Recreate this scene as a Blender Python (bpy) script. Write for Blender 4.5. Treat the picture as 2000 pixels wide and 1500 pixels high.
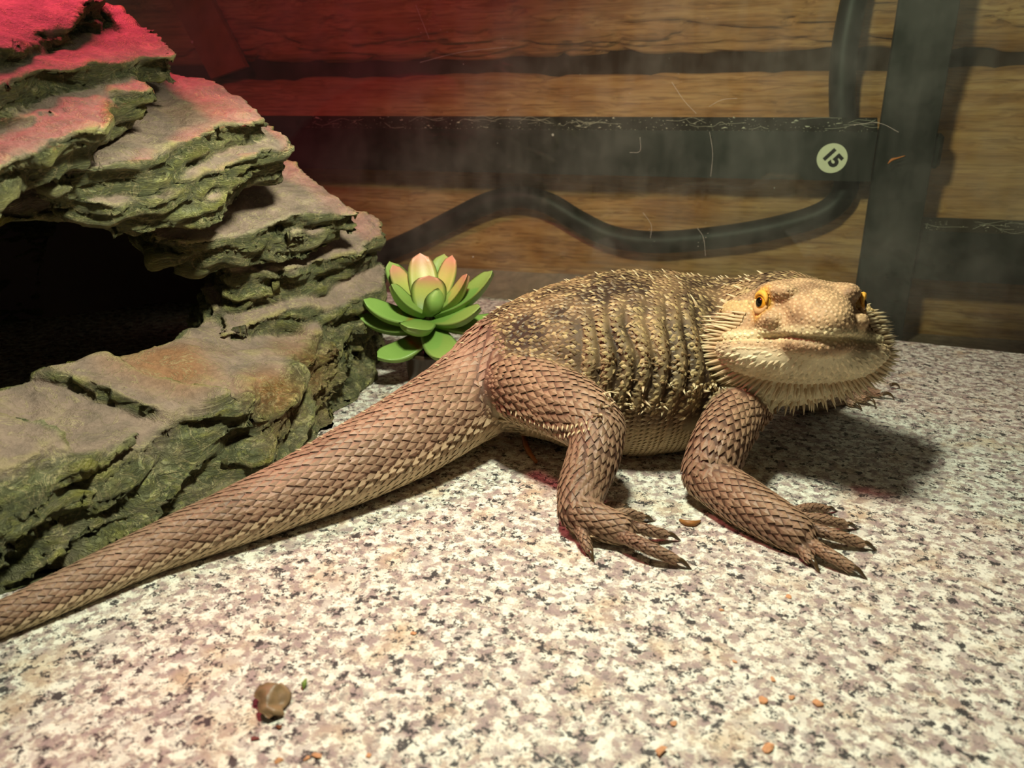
import bpy, math, random
import numpy as np
from mathutils import Vector, Matrix
from mathutils.bvhtree import BVHTree

for o in list(bpy.data.objects):
    bpy.data.objects.remove(o)
SC = bpy.context.scene
COL = SC.collection
CM = 0.01                                   # everything below is written in centimetres

# ------------------------------------------------------------------ camera
FPX, PITCH, YAW, CAMH = 1520.0, math.radians(19.5), math.radians(17.0), 13.0
cam_d = bpy.data.cameras.new('camera')
cam = bpy.data.objects.new('camera', cam_d)
COL.objects.link(cam)
cam_d.sensor_fit = 'HORIZONTAL'
cam_d.sensor_width = 36.0
cam_d.lens = FPX / 2000 * 36.0
cam_d.clip_start, cam_d.clip_end = 0.005, 50
cam.location = (0, 0, CAMH * CM)
cam.rotation_euler = (math.pi / 2 - PITCH, 0, YAW)
cam_d.dof.use_dof = True
cam_d.dof.focus_distance = 0.30
cam_d.dof.aperture_fstop = 20.0
SC.camera = cam

# ------------------------------------------------------------------ world, lamps, exposure
world = bpy.data.worlds.new('world')
SC.world = world
world.use_nodes = True
world.node_tree.nodes['Background'].inputs[0].default_value = (0.75, 0.72, 0.55, 1)
world.node_tree.nodes['Background'].inputs[1].default_value = 0.08
vs = SC.view_settings
vs.view_transform = 'Standard'
vs.look = 'None'
vs.gamma = 1.0
vs.use_curve_mapping = False
vs.exposure = 0.08

def c2w(P):
    """camera-heading frame (right, ahead, up) to world, both in cm"""
    P = np.asarray(P, float)
    c, s = math.cos(YAW), math.sin(YAW)
    return np.stack([P[..., 0] * c - P[..., 1] * s, P[..., 0] * s + P[..., 1] * c, P[..., 2]], -1)

def lamp_spot(name, loc, target, power, color, size, angle, blend):
    ld = bpy.data.lights.new(name, 'SPOT')
    ld.energy, ld.color, ld.shadow_soft_size = power, color, size * CM
    ld.spot_size, ld.spot_blend = math.radians(angle), blend
    lo = bpy.data.objects.new(name, ld)
    COL.objects.link(lo)
    a, b = Vector(c2w(loc)) * CM, Vector(c2w(target)) * CM
    lo.location = a
    lo.rotation_euler = (b - a).to_track_quat('-Z', 'Y').to_euler()
    return lo
# the basking lamp hangs above the tile, the red heat lamp above the cave
lamp_spot('basking_lamp', (0.0, 21.0, 25.0), (13.5, 22.5, -2.0), 3.6, (0.965, 1.0, 0.77), 1.8, 164, 0.34)
lamp_spot('red_heat_lamp', (-17.5, 30.0, 26.0), (-13.0, 41.0, 0.0), 1.2, (1.0, 0.085, 0.18), 2.0, 150, 0.5)

# ------------------------------------------------------------------ helpers
sp, cp = math.sin(PITCH), math.cos(PITCH)
def ray(px, py):
    u, v = (px - 1000) / FPX, (750 - py) / FPX
    return np.array([u, cp + v * sp, -sp + v * cp])
def att(px, py, t):                         # the point at depth t behind that spot of the view
    return np.array([0, 0, CAMH]) + ray(px, py) * t
def atz(px, py, z):                         # the point at height z there
    d = ray(px, py)
    return np.array([0, 0, CAMH]) + d * ((z - CAMH) / d[2])

def srgb(r, g, b):
    c = np.array([r, g, b], float) / 255
    return tuple(np.where(c <= 0.04045, c / 12.92, ((c + 0.055) / 1.055) ** 2.4))

rng = np.random.default_rng(7)
_TAB = rng.random((32, 32, 32)).astype(np.float32)
def vnoise(P, freq=1.0, seed=0):
    P = np.asarray(P, np.float32) * np.float32(freq) + np.float32(seed * 17.31)
    i = np.floor(P).astype(np.int32)
    f = P - i
    f = f * f * (3 - 2 * f)
    i &= 31
    j = (i + 1) & 31
    x, y, z = f[..., 0], f[..., 1], f[..., 2]
    T = _TAB
    a = T[i[..., 0], i[..., 1], i[..., 2]] * (1 - x) + T[j[..., 0], i[..., 1], i[..., 2]] * x
    b = T[i[..., 0], j[..., 1], i[..., 2]] * (1 - x) + T[j[..., 0], j[..., 1], i[..., 2]] * x
    c = T[i[..., 0], i[..., 1], j[..., 2]] * (1 - x) + T[j[..., 0], i[..., 1], j[..., 2]] * x
    d = T[i[..., 0], j[..., 1], j[..., 2]] * (1 - x) + T[j[..., 0], j[..., 1], j[..., 2]] * x
    return ((a * (1 - y) + b * y) * (1 - z) + (c * (1 - y) + d * y) * z) * 2 - 1
def fbm(P, freq, octs=3, seed=0):
    r, a = 0, 1.0
    for k in range(octs):
        r = r + a * vnoise(P, freq * 2 ** k, seed + k)
        a *= 0.5
    return r

def smin(a, b, k):
    h = np.clip(0.5 + 0.5 * (b - a) / k, 0, 1)
    return b * (1 - h) + a * h - k * h * (1 - h)

def surface_nets(S, h, org):
    neg = S < 0
    n = np.zeros(tuple(d - 1 for d in S.shape), np.uint8)
    for a in (0, 1):
        for b in (0, 1):
            for c in (0, 1):
                n += neg[a:S.shape[0] - 1 + a, b:S.shape[1] - 1 + b, c:S.shape[2] - 1 + c]
    act = (n > 0) & (n < 8)
    ijk = np.argwhere(act)
    idx = np.full(act.shape, -1, np.int32)
    idx[act] = np.arange(len(ijk))
    off = np.array([(a, b, c) for a in (0, 1) for b in (0, 1) for c in (0, 1)])
    V = np.stack([S[ijk[:, 0] + o[0], ijk[:, 1] + o[1], ijk[:, 2] + o[2]] for o in off], 1)
    acc = np.zeros((len(ijk), 3)); cnt = np.zeros(len(ijk))
    for a in range(8):
        for b in range(a + 1, 8):
            if abs(off[a] - off[b]).sum() != 1:
                continue
            va, vb = V[:, a], V[:, b]
            m = (va < 0) != (vb < 0)
            t = np.where(m, va / np.where(m, va - vb, 1), 0)
            p = off[a] + t[:, None] * (off[b] - off[a])
            acc += p * m[:, None]; cnt += m
    verts = (ijk + acc / cnt[:, None]) * h + np.asarray(org)
    F = []
    for ax in range(3):
        b, c = (ax + 1) % 3, (ax + 2) % 3
        lo = [slice(None)] * 3; hi = [slice(None)] * 3
        lo[ax] = slice(0, -1); hi[ax] = slice(1, None)
        e = np.argwhere(neg[tuple(lo)] != neg[tuple(hi)])
        e = e[(e[:, b] > 0) & (e[:, c] > 0) & (e[:, b] < S.shape[b] - 1) & (e[:, c] < S.shape[c] - 1)]
        s = neg[e[:, 0], e[:, 1], e[:, 2]]
        def cell(db, dc):
            q = e.copy(); q[:, b] -= db; q[:, c] -= dc
            return idx[q[:, 0], q[:, 1], q[:, 2]]
        q = np.stack([cell(1, 1), cell(0, 1), cell(0, 0), cell(1, 0)], 1)
        q[~s] = q[~s][:, ::-1]
        F.append(q)
    return verts, np.concatenate(F)

def vert_normals(V, Q):
    n = np.cross(V[Q[:, 2]] - V[Q[:, 0]], V[Q[:, 3 % Q.shape[1]]] - V[Q[:, 1]]) if Q.shape[1] == 4 else np.cross(V[Q[:, 1]] - V[Q[:, 0]], V[Q[:, 2]] - V[Q[:, 0]])
    N = np.zeros_like(V)
    for k in range(Q.shape[1]):
        for a in range(3):
            N[:, a] += np.bincount(Q[:, k], n[:, a], len(V))
    return N / (np.linalg.norm(N, axis=1, keepdims=True) + 1e-12)
def lap_mean(X, Q, n):
    """mean over mesh neighbours"""
    S = np.zeros((n,) + X.shape[1:]); W = np.zeros(n)
    k = Q.shape[1]
    for a in range(k):
        i, j = Q[:, a], Q[:, (a + 1) % k]
        for p, q in ((i, j), (j, i)):
            W += np.bincount(p, minlength=n)
            if X.ndim == 1:
                S += np.bincount(p, X[q], n)
            else:
                for c in range(X.shape[1]):
                    S[:, c] += np.bincount(p, X[q, c], n)
    return S / (W if X.ndim == 1 else W[:, None])

def mesh_np(name, V, F, mat=None, col=None, smooth=True, heading=True, parent=None, origin=None):
    """V in cm (camera-heading frame unless heading is False); one mesh object"""
    V = np.asarray(V, float)
    if heading:
        V = c2w(V)
    V = V * CM
    org = np.zeros(3) if origin is None else np.asarray(origin, float)
    V = V - org
    me = bpy.data.meshes.new(name)
    if isinstance(F, np.ndarray):
        k = F.shape[1]
        me.vertices.add(len(V)); me.vertices.foreach_set('co', V.astype(np.float32).ravel())
        me.loops.add(F.size); me.loops.foreach_set('vertex_index', F.astype(np.int32).ravel())
        me.polygons.add(len(F))
        me.polygons.foreach_set('loop_start', np.arange(0, F.size, k, dtype=np.int32))
        me.update(calc_edges=True); me.validate()
    else:
        me.from_pydata([tuple(v) for v in V], [], [tuple(f) for f in F])
    me.polygons.foreach_set('use_smooth', np.full(len(me.polygons), bool(smooth)))
    if col is not None:
        c4 = np.ones((len(V), 4), np.float32); c4[:, :3] = col
        at = me.color_attributes.new('Col', 'FLOAT_COLOR', 'POINT')
        at.data.foreach_set('color', c4.ravel())
    if mat:
        me.materials.append(mat)
    me.update()
    ob = bpy.data.objects.new(name, me)
    COL.objects.link(ob)
    ob.location = org
    if parent is not None:
        ob.parent = parent
        ob.location = org - np.array(parent.location)
    return ob
def tag(o, label=None, cat=None, group=None, kind=None):
    if label: o['label'] = label
    if cat: o['category'] = cat
    if group: o['group'] = group
    if kind: o['kind'] = kind
    return o
def empty(name, loc_world_cm):
    o = bpy.data.objects.new(name, None)
    COL.objects.link(o)
    o.location = np.asarray(loc_world_cm, float) * CM
    o.empty_display_size = 0.02
    return o

# ------------------------------------------------------------------ materials
class NT:
    def __init__(s, name):
        s.m = bpy.data.materials.new(name); s.m.use_nodes = True
        s.t = s.m.node_tree; s.b = s.t.nodes['Principled BSDF']; s.out = s.t.nodes['Material Output']
    def n(s, typ, **kw):
        nd = s.t.nodes.new(typ)
        for k, v in kw.items():
            if k.startswith('_'):
                setattr(nd, k[1:], v)
            else:
                key = k.replace('__', ' ')
                s.set(nd.inputs[int(key[1:]) if key[0] == 'i' and key[1:].isdigit() else key], v)
        return nd
    def set(s, sock, v):
        if hasattr(v, 'node'): s.t.links.new(v, sock)
        elif isinstance(v, tuple) and len(v) == 3 and sock.type == 'RGBA': sock.default_value = (*v, 1)
        else: sock.default_value = v
    def co(s, scale=(1, 1, 1), rot=(0, 0, 0)):
        tc = s.n('ShaderNodeTexCoord')
        return s.n('ShaderNodeMapping', Vector=tc.outputs['Object'], Scale=scale, Rotation=rot).outputs[0]
    def noise(s, v, scale, detail=4, rough=0.55, dist=0.0):
        return s.n('ShaderNodeTexNoise', Vector=v, Scale=scale, Detail=detail, Roughness=rough, Distortion=dist)
    def ramp(s, fac, pts, interp='LINEAR'):
        r = s.n('ShaderNodeValToRGB', Fac=fac)
        cr = r.color_ramp; cr.interpolation = interp
        while len(cr.elements) < len(pts): cr.elements.new(0.5)
        for e, (p, c) in zip(cr.elements, pts):
            e.position = p; e.color = (*c, 1) if len(c) == 3 else c
        return r.outputs[0]
    def mix(s, fac, a, b, mode='MIX'):
        m = s.n('ShaderNodeMix', _data_type='RGBA', _blend_type=mode)
        s.set(m.inputs[0], fac); s.set(m.inputs[6], a); s.set(m.inputs[7], b)
        return m.outputs[2]
    def math(s, op, a, b=0.0, clamp=False):
        m = s.n('ShaderNodeMath', _operation=op, _use_clamp=clamp)
        s.set(m.inputs[0], a); s.set(m.inputs[1], b)
        return m.outputs[0]
    def bump(s, h, strength=0.5, dist=0.001):
        return s.n('ShaderNodeBump', Height=h, Strength=strength, Distance=dist).outputs[0]
    def done(s, color=None, rough=None, normal=None, spec=None, metal=None):
        if color is not None: s.set(s.b.inputs['Base Color'], color)
        if rough is not None: s.set(s.b.inputs['Roughness'], rough)
        if normal is not None: s.set(s.b.inputs['Normal'], normal)
        if spec is not None: s.set(s.b.inputs['Specular IOR Level'], spec)
        if metal is not None: s.set(s.b.inputs['Metallic'], metal)
        return s.m

def g3(v): return (v, v, v)

def mat_granite():
    m = NT('granite')
    v = m.co()
    w = m.noise(v, 600, 3, 0.65)
    warp = m.n('ShaderNodeVectorMath', _operation='SCALE', i0=m.n('ShaderNodeVectorMath', _operation='SUBTRACT', i0=w.outputs['Color'], i1=(0.5, 0.5, 0.5)).outputs[0], Scale=0.0045)
    v2 = m.n('ShaderNodeVectorMath', _operation='ADD', i0=v, i1=warp.outputs[0]).outputs[0]
    white, mauve, grey, tan, olive = srgb(236, 234, 222), srgb(162, 143, 142), srgb(126, 117, 116), srgb(204, 176, 140), srgb(188, 180, 156)
    g1 = m.noise(v2, 270, 5, 0.62, 0.3)
    base = m.ramp(g1.outputs[0], [(0.38, mauve), (0.46, srgb(178, 160, 152)), (0.51, srgb(206, 196, 180)), (0.56, white), (0.66, white), (0.74, olive)])
    g2 = m.noise(v2, 450, 3, 0.6, 0.2)
    base = m.mix(m.ramp(g2.outputs[0], [(0.54, g3(0)), (0.62, g3(0.75))]), base, grey)
    g3_ = m.n('ShaderNodeTexVoronoi', Vector=v2, Scale=370.0)
    sep = m.n('ShaderNodeSeparateColor', Color=g3_.outputs['Color'])
    base = m.mix(m.ramp(sep.outputs[0], [(0.0, g3(0)), (0.72, g3(0)), (0.78, g3(0.6)), (1.0, g3(0.6))]), base, white)
    base = m.mix(m.ramp(sep.outputs[1], [(0.0, g3(0)), (0.86, g3(0)), (0.9, g3(0.55)), (1.0, g3(0.55))]), base, mauve)
    tn = m.noise(v, 55, 3, 0.5)
    base = m.mix(m.ramp(tn.outputs[0], [(0.56, g3(0)), (0.72, g3(0.55))]), base, tan)
    sp1 = m.noise(v2, 430, 2, 0.5, 0.9)
    cl = m.noise(v, 140, 2, 0.5)
    val = m.math('ADD', sp1.outputs[0], m.math('MULTIPLY', m.math('SUBTRACT', cl.outputs[0], 0.5), 0.35))
    dark = m.ramp(val, [(0.585, g3(0)), (0.615, g3(0.97))])
    dcol = m.mix(m.noise(v, 400, 1).outputs[0], srgb(30, 30, 34), srgb(76, 72, 74))
    base = m.mix(dark, base, dcol)
    sp2 = m.noise(v2, 950, 1, 0.5, 0.6)
    base = m.mix(m.ramp(sp2.outputs[0], [(0.67, g3(0)), (0.72, g3(0.8))]), base, srgb(66, 62, 64))
    return m.done(base, 0.45, m.bump(sp1.outputs[0], 0.08, 0.0006), 0.3)

def mat_attr(name, rough=0.6, spec=0.25, bump_scale=900, bump=0.25, bdist=0.0004, noise_amt=0.12):
    m = NT(name)
    a = m.n('ShaderNodeVertexColor', _layer_name='Col')
    v = m.co()
    nz = m.noise(v, bump_scale, 4, 0.65)
    f = m.ramp(nz.outputs[0], [(0.25, g3(1 - noise_amt)), (0.75, g3(1 + noise_amt))])
    c = m.mix(1.0, a.outputs[0], f, 'MULTIPLY')
    return m.done(c, rough, m.bump(nz.outputs[0], bump, bdist), spec)

def mat_rock():
    m = NT('painted_resin')
    a = m.n('ShaderNodeVertexColor', _layer_name='Col')
    bed = m.n('ShaderNodeAttribute', _attribute_name='bed').outputs['Vector']
    clf = m.n('ShaderNodeAttribute', _attribute_name='cliff').outputs['Fac']
    st = m.noise(m.n('ShaderNodeMapping', Vector=bed, Scale=(0.55, 0.55, 5.5)).outputs[0], 1.6, 6, 0.68, 0.5)
    st2 = m.noise(m.n('ShaderNodeMapping', Vector=bed, Scale=(1.0, 1.0, 4.0)).outputs[0], 4.0, 4, 0.6, 0.3)
    iso = m.noise(bed, 5.0, 6, 0.7)
    vein = m.noise(bed, 0.8, 5, 0.65, 1.0)
    vv = m.ramp(m.math('ABSOLUTE', m.math('SUBTRACT', vein.outputs[0], 0.5)), [(0.0, g3(1)), (0.02, g3(0))])
    ridge = m.ramp(m.math('ABSOLUTE', m.math('SUBTRACT', st.outputs[0], 0.5)), [(0.0, g3(0)), (0.10, g3(1))])
    hc = m.math('ADD', m.math('MULTIPLY', ridge, 0.6), m.math('ADD', m.math('MULTIPLY', st.outputs[0], 0.9), m.math('MULTIPLY', st2.outputs[0], 0.5)))
    hf = m.math('ADD', m.math('MULTIPLY', iso.outputs[0], 0.7), m.math('MULTIPLY', vv, 0.12))
    mh = m.n('ShaderNodeMix', _data_type='FLOAT'); m.set(mh.inputs[0], clf); m.set(mh.inputs[2], hf); m.set(mh.inputs[3], hc)
    brush = m.math('MULTIPLY', m.ramp(st2.outputs[0], [(0.52, g3(0)), (0.66, g3(1))]), m.math('MULTIPLY', clf, 0.55))
    c = m.mix(brush, a.outputs[0], srgb(168, 166, 96))
    wash = m.math('MULTIPLY', m.ramp(st.outputs[0], [(0.36, g3(1)), (0.47, g3(0))]), m.math('MULTIPLY', clf, 0.42))
    c = m.mix(wash, c, srgb(52, 52, 36))
    c = m.mix(m.math('MULTIPLY', vv, 0.5), c, srgb(204, 186, 140))
    f = m.ramp(iso.outputs[0], [(0.3, g3(0.78)), (0.7, g3(1.2))])
    c = m.mix(1.0, c, f, 'MULTIPLY')
    return m.done(c, 0.58, m.bump(mh.outputs[0], 0.9, 0.0022), 0.25)

def mat_wood():
    m = NT('log_wood')
    v = m.co((1.2, 14, 9))
    a = m.noise(v, 9, 6, 0.65, 0.6)
    fine = m.noise(m.co((4, 160, 90)), 6, 4, 0.6, 0.3)
    c = m.ramp(a.outputs[0], [(0.25, srgb(138, 88, 50)), (0.45, srgb(178, 126, 76)), (0.6, srgb(200, 152, 100)), (0.8, srgb(220, 182, 134))])
    c = m.mix(m.ramp(fine.outputs[0], [(0.35, g3(0.75)), (0.55, g3(0.0))]), c, srgb(128, 84, 44))
    pale = m.noise(m.co((1, 1, 1)), 9, 4, 0.6)
    c = m.mix(m.ramp(pale.outputs[0], [(0.5, g3(0)), (0.75, g3(0.45))]), c, srgb(214, 178, 138))
    return m.done(c, 0.72, m.bump(fine.outputs[0], 0.35, 0.002), 0.2)

def mat_plain(name, col, rough=0.5, spec=0.3, nscale=300, namt=0.15, bump=0.1, metal=0.0):
    m = NT(name)
    nz = m.noise(m.co(), nscale, 4, 0.6)
    f = m.ramp(nz.outputs[0], [(0.3, g3(1 - namt)), (0.7, g3(1 + namt))])
    return m.done(m.mix(1.0, tuple(col), f, 'MULTIPLY'), rough, m.bump(nz.outputs[0], bump, 0.0005), spec, metal)

def mat_glass():
    m = NT('dusty_glass')
    t = m.t
    tr = m.n('ShaderNodeBsdfTransparent'); tr.inputs[0].default_value = (0.90, 0.93, 0.88, 1)
    gl = m.n('ShaderNodeBsdfGlossy'); gl.inputs['Roughness'].default_value = 0.02
    df = m.n('ShaderNodeBsdfDiffuse'); df.inputs[0].default_value = (*srgb(215, 212, 200), 1)
    fr = m.n('ShaderNodeFresnel', IOR=1.45)
    v = m.co()
    s1 = m.noise(m.co((9, 1, 2.0)), 7, 4, 0.6)
    s2 = m.noise(v, 22, 4, 0.65)
    haze = m.math('ADD', m.math('MULTIPLY', m.ramp(s1.outputs[0], [(0.4, g3(0)), (0.8, g3(1))]), 0.03),
                  m.math('MULTIPLY', m.ramp(s2.outputs[0], [(0.4, g3(0)), (0.8, g3(1))]), 0.06))
    sp_ = m.n('ShaderNodeTexVoronoi', Vector=v, Scale=55.0)
    big = m.n('ShaderNodeSeparateColor', Color=sp_.outputs['Color'])
    dot = m.math('LESS_THAN', sp_.outputs['Distance'], m.math('MULTIPLY', m.math('POWER', big.outputs[0], 6.0), 0.05))
    scr = m.n('ShaderNodeTexWave', Vector=m.co((1, 1, 0.45), (0, 0.35, 0)), Scale=5.0, Distortion=9.0, Detail=2.0)
    haze = m.math('ADD', haze, m.math('MULTIPLY', dot, 0.6))
    haze = m.math('ADD', haze, 0.011, True)
    m1 = m.n('ShaderNodeMixShader', Fac=haze, i1=tr.outputs[0], i2=df.outputs[0])
    m2 = m.n('ShaderNodeMixShader', Fac=fr.outputs[0], i1=m1.outputs[0], i2=gl.outputs[0])
    t.links.new(m2.outputs[0], m.out.inputs[0])
    return m.m

M = dict(
    granite=mat_granite(), wood=mat_wood(), glass=mat_glass(),
    rail=mat_plain('black_metal', srgb(30, 30, 27), 0.45, 0.3, 500, 0.2, 0.05),
    cable=mat_plain('black_rubber', srgb(22, 21, 20), 0.5, 0.3, 400, 0.2, 0.05),
    shelf=mat_plain('dusty_shelf', srgb(150, 128, 112), 0.8, 0.1, 120, 0.3, 0.3),
    rock=mat_rock(),
    skin=mat_attr('dragon_skin', 0.6, 0.25, 1100, 0.4, 0.0004, 0.15),
    scale=mat_attr('dragon_scale', 0.5, 0.32, 1500, 0.2, 0.0003, 0.14),
    leaf=mat_attr('succulent_leaf', 0.38, 0.35, 900, 0.1, 0.0003, 0.03),
    white=mat_plain('sticker_white', srgb(238, 232, 205), 0.5, 0.2, 300, 0.03, 0.0),
    ink=mat_plain('sticker_ink', srgb(22, 22, 24), 0.5, 0.2, 300, 0.03, 0.0),
    dust=mat_plain('dust', srgb(214, 206, 190), 0.9, 0.1, 300, 0.1, 0.0),
    lath=mat_plain('lath_wood', srgb(150, 96, 60), 0.6, 0.2, 90, 0.2, 0.2),
    claw=mat_plain('claw_horn', srgb(74, 56, 34), 0.3, 0.5, 500, 0.3, 0.05),
    spine=mat_attr('spine_horn', 0.45, 0.3, 900, 0.1, 0.0003, 0.08),
    pot=mat_plain('pot_plastic', srgb(58, 44, 34), 0.3, 0.4, 200, 0.2, 0.1),
)

# ------------------------------------------------------------------ the setting: tile, glass, rails, log wall
def atY(px, py, Y):
    d = c2w(ray(px, py))
    return np.array([0, 0, CAMH]) + d * (Y / d[1])

def box(name, lo, hi, mat, parent=None, bevel=0.0, heading=False, rot=0.0, kind=None):
    lo, hi = np.array(lo, float), np.array(hi, float)
    c = (lo + hi) / 2; h = (hi - lo) / 2
    b = min(bevel, h.min() * 0.9)
    V, F = [], []
    if b <= 0:
        b = 1e-3
    for s in [(x, y, z) for x in (-1, 1) for y in (-1, 1) for z in (-1, 1)]:
        s = np.array(s, float)
        for a in range(3):
            p = s * (h - b); p[a] = s[a] * h[a]
            V.append(p)
    V = np.array(V)
    import bmesh
    bm = bmesh.new()
    vs_ = [bm.verts.new(v) for v in V]
    r = bmesh.ops.convex_hull(bm, input=vs_)
    bmesh.ops.dissolve_limit(bm, angle_limit=0.01, verts=bm.verts, edges=bm.edges)
    bm.verts.ensure_lookup_table()
    V = np.array([v.co[:] for v in bm.verts]); bm.verts.index_update()
    F = [[v.index for v in f.verts] for f in bm.faces]
    bm.free()
    cs, sn = math.cos(rot), math.sin(rot)
    V = np.stack([V[:, 0] * cs - V[:, 1] * sn, V[:, 0] * sn + V[:, 1] * cs, V[:, 2]], -1) + c
    return mesh_np(name, V, F, mat, smooth=False, heading=heading, parent=parent, origin=c * CM if not heading else None)

Y_TILE, Y_GLASS, Y_RAIL, Y_WALL = 49.6, 52.0, 53.0, 57.9
# granite tile: its back edge is a little askew to the glass
def make_floor():
    a = c2w(atz(2000, 690, 0.0)); b = c2w(atz(957, 580, 0.0))
    d = (b - a) / np.linalg.norm(b - a)
    p0, p1 = a - d * 30, b + d * 45
    nrm = np.array([d[1], -d[0], 0]); nrm = nrm if nrm[1] < 0 else -nrm
    back = []
    L = np.linalg.norm(p1 - p0); n = 500
    s = np.linspace(0, L, n)
    pts = p0 + np.outer(s, d)
    wob = 0.10 * vnoise(pts, 1.5, 3) + 0.07 * vnoise(pts, 5, 4)
    edge = pts + wob[:, None] * nrm
    V, F = [], []
    rows = [edge + np.array([0, 0, -1.3]), edge + np.array([0, 0, -0.12]), edge + nrm * 0.14,
            edge + nrm * 3.0, edge + nrm * 75]
    for r in rows:
        V.append(r)
    V = np.concatenate(V); k = np.arange(n - 1)
    F = np.concatenate([np.stack([i * n + k, i * n + k + 1, (i + 1) * n + k + 1, (i + 1) * n + k], 1) for i in range(4)])
    Nn = vert_normals(V, F)
    if Nn[4 * n + 5, 2] < 0:
        F = F[:, ::-1]
    o = mesh_np('floor', V, np.ascontiguousarray(F), M['granite'], smooth=False, heading=False)
    tag(o, 'speckled pink and cream granite tile under the lizard', kind='structure')
make_floor()
sh = box('trim_1', (-75, Y_GLASS - 4, -3.2), (45, Y_WALL + 4, -1.3), M['shelf'])
tag(sh, 'dusty mauve-grey ledge behind the granite tile', kind='structure')
gl = box('window_1', (-75, Y_GLASS, -1.3), (45, Y_GLASS + 0.4, 45), M['glass'])
tag(gl, 'dusty scratched back glass pane of the terrarium', kind='structure')

# log wall: each log a part
wall = empty('wall_back', (0, Y_WALL, 0)); tag(wall, 'wall of stacked round timber logs behind the glass', kind='structure')
def log(z0, z1, bulge, seed, rough):
    nx, nz = 640, 90
    x = np.linspace(-85, 55, nx)
    a = np.linspace(-1, 1, nz)
    A, X = np.meshgrid(a, x)
    zc, hz = (z0 + z1) / 2, (z1 - z0) / 2
    z = zc + hz * np.sin(A * math.pi / 2)
    y = -bulge * np.cos(A * math.pi / 2) ** 0.7
    P = np.stack([X, y, z], -1).reshape(-1, 3)
    Q = P * np.array([0.16, 0, 1.3])
    Q2 = P * np.array([0.09, 0, 0.9])
    wav = fbm(P * np.array([0.05, 0, 0.25]), 1, 2, seed)
    Q[:, 2] += 1.2 * wav; Q2[:, 2] += 1.2 * wav
    r = 1 - np.abs(fbm(Q, 1.0, 3, seed + 3)) * 2.2
    r2 = 1 - np.abs(vnoise(Q2, 2.2, seed + 9)) * 6
    d = 0.35 * fbm(P * np.array([0.06, 0, 0.3]), 1, 3, seed + 5)
    d -= rough * (0.30 * np.clip(r, 0, 1) ** 2 + 0.22 * np.clip(r2, 0, 1))
    nrm = np.stack([0 * A, -np.cos(A * math.pi / 2), np.sin(A * math.pi / 2)], -1).reshape(-1, 3)
    P = P + nrm * d[:, None]
    P[:, 1] += Y_WALL
    i, j = np.meshgrid(np.arange(nx - 1), np.arange(nz - 1), indexing='ij')
    k = (i * nz + j).ravel()
    F = np.stack([k, k + nz, k + nz + 1, k + 1], 1)
    return mesh_np('log', P, F, M['wood'], heading=False, parent=wall, origin=np.array([0, Y_WALL, zc]) * CM)
log(16.3, 33.0, 2.1, 1, 1.2)
log(-2.5, 15.4, 2.2, 2, 0.55)
box('log_joint', (-85, Y_WALL - 0.4, -2), (55, Y_WALL + 1, 36), mat_plain('dark_joint', srgb(56, 36, 22), 0.9, 0.1), wall)

def extrude_x(name, prof, x0, x1, mat, parent=None):
    n = len(prof)
    V = [(x0, *p) for p in prof] + [(x1, *p) for p in prof]
    F = [[i, (i + 1) % n, n + (i + 1) % n, n + i] for i in range(n)] + [list(range(n))[::-1], list(range(n, 2 * n))]
    import bmesh
    bm = bmesh.new()
    vv = [bm.verts.new(v) for v in V]
    for f in F: bm.faces.new([vv[i] for i in f])
    bmesh.ops.recalc_face_normals(bm, faces=bm.faces)
    bm.verts.index_update()
    V = np.array([v.co[:] for v in bm.verts]); F = [[v.index for v in f.verts] for f in bm.faces]; bm.free()
    return mesh_np(name, V, F, mat, smooth=False, heading=False, parent=parent, origin=(V.min(0) + V.max(0)) / 2 * CM)
xs = atY(1690, 530, Y_RAIL)[0]
sill = extrude_x('trim_2', [(Y_GLASS + 0.5, -1.4), (Y_GLASS + 0.5, -0.1), (Y_GLASS + 2.0, 0.35), (Y_WALL - 2.0, 1.35), (Y_WALL - 1.0, 1.5), (Y_WALL, 1.5), (Y_WALL, -1.4)], -80, xs, M['shelf'])
tag(sill, 'sloping dusty mauve-grey sill at the foot of the log wall', kind='structure')
zt = atY(1200, 254, Y_RAIL)[2]; zb = atY(1200, 343, Y_RAIL)[2]
zk = atY(1200, 228, Y_RAIL + 1.1)[2]
xr = atY(1708, 300, Y_RAIL)[0]
rail = extrude_x('metal_rail', [(Y_RAIL, zb), (Y_RAIL, zt), (Y_RAIL + 1.1, zk), (Y_RAIL + 1.2, zk - 0.1), (Y_RAIL + 1.2, zk - 0.5), (Y_RAIL + 0.4, zt - 0.5), (Y_RAIL + 0.4, zb)], -80, xr, M['rail'])
tag(rail, 'long black metal rail with a dusty top, crossing behind the glass', 'rail')
# post
pl0, pl1 = atY(1750, 0, Y_RAIL), atY(1680, 530, Y_RAIL)
pr0, pr1 = atY(1878, 0, Y_RAIL), atY(1762, 640, Y_RAIL)
px0, px1 = (pl0[0] + pl1[0]) / 2, (pr0[0] + pr1[0]) / 2
post = empty('metal_post', (px0, Y_RAIL, -1.3)); tag(post, 'upright black metal stand post behind the glass', 'post')
box('post_face', (px0, Y_RAIL - 0.15, -1.3), (px1, Y_RAIL + 0.3, 34), M['rail'], post, 0.05)
box('post_side', (px1 - 0.3, Y_RAIL + 0.3, -1.3), (px1, Y_RAIL + 3.0, 34), M['rail'], post, 0.05)
bp = atY(1832, 295, Y_RAIL + 0.2)
box('bracket', (px1 - 0.1, Y_RAIL - 0.1, bp[2] - 1.0), (px1 + 0.45, Y_RAIL + 0.6, bp[2] + 1.0), M['rail'], post, 0.2)
z2t, z2b, z2k = atY(1900, 456, Y_RAIL)[2], atY(1900, 553, Y_RAIL)[2], atY(1900, 428, Y_RAIL + 2.2)[2]
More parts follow.
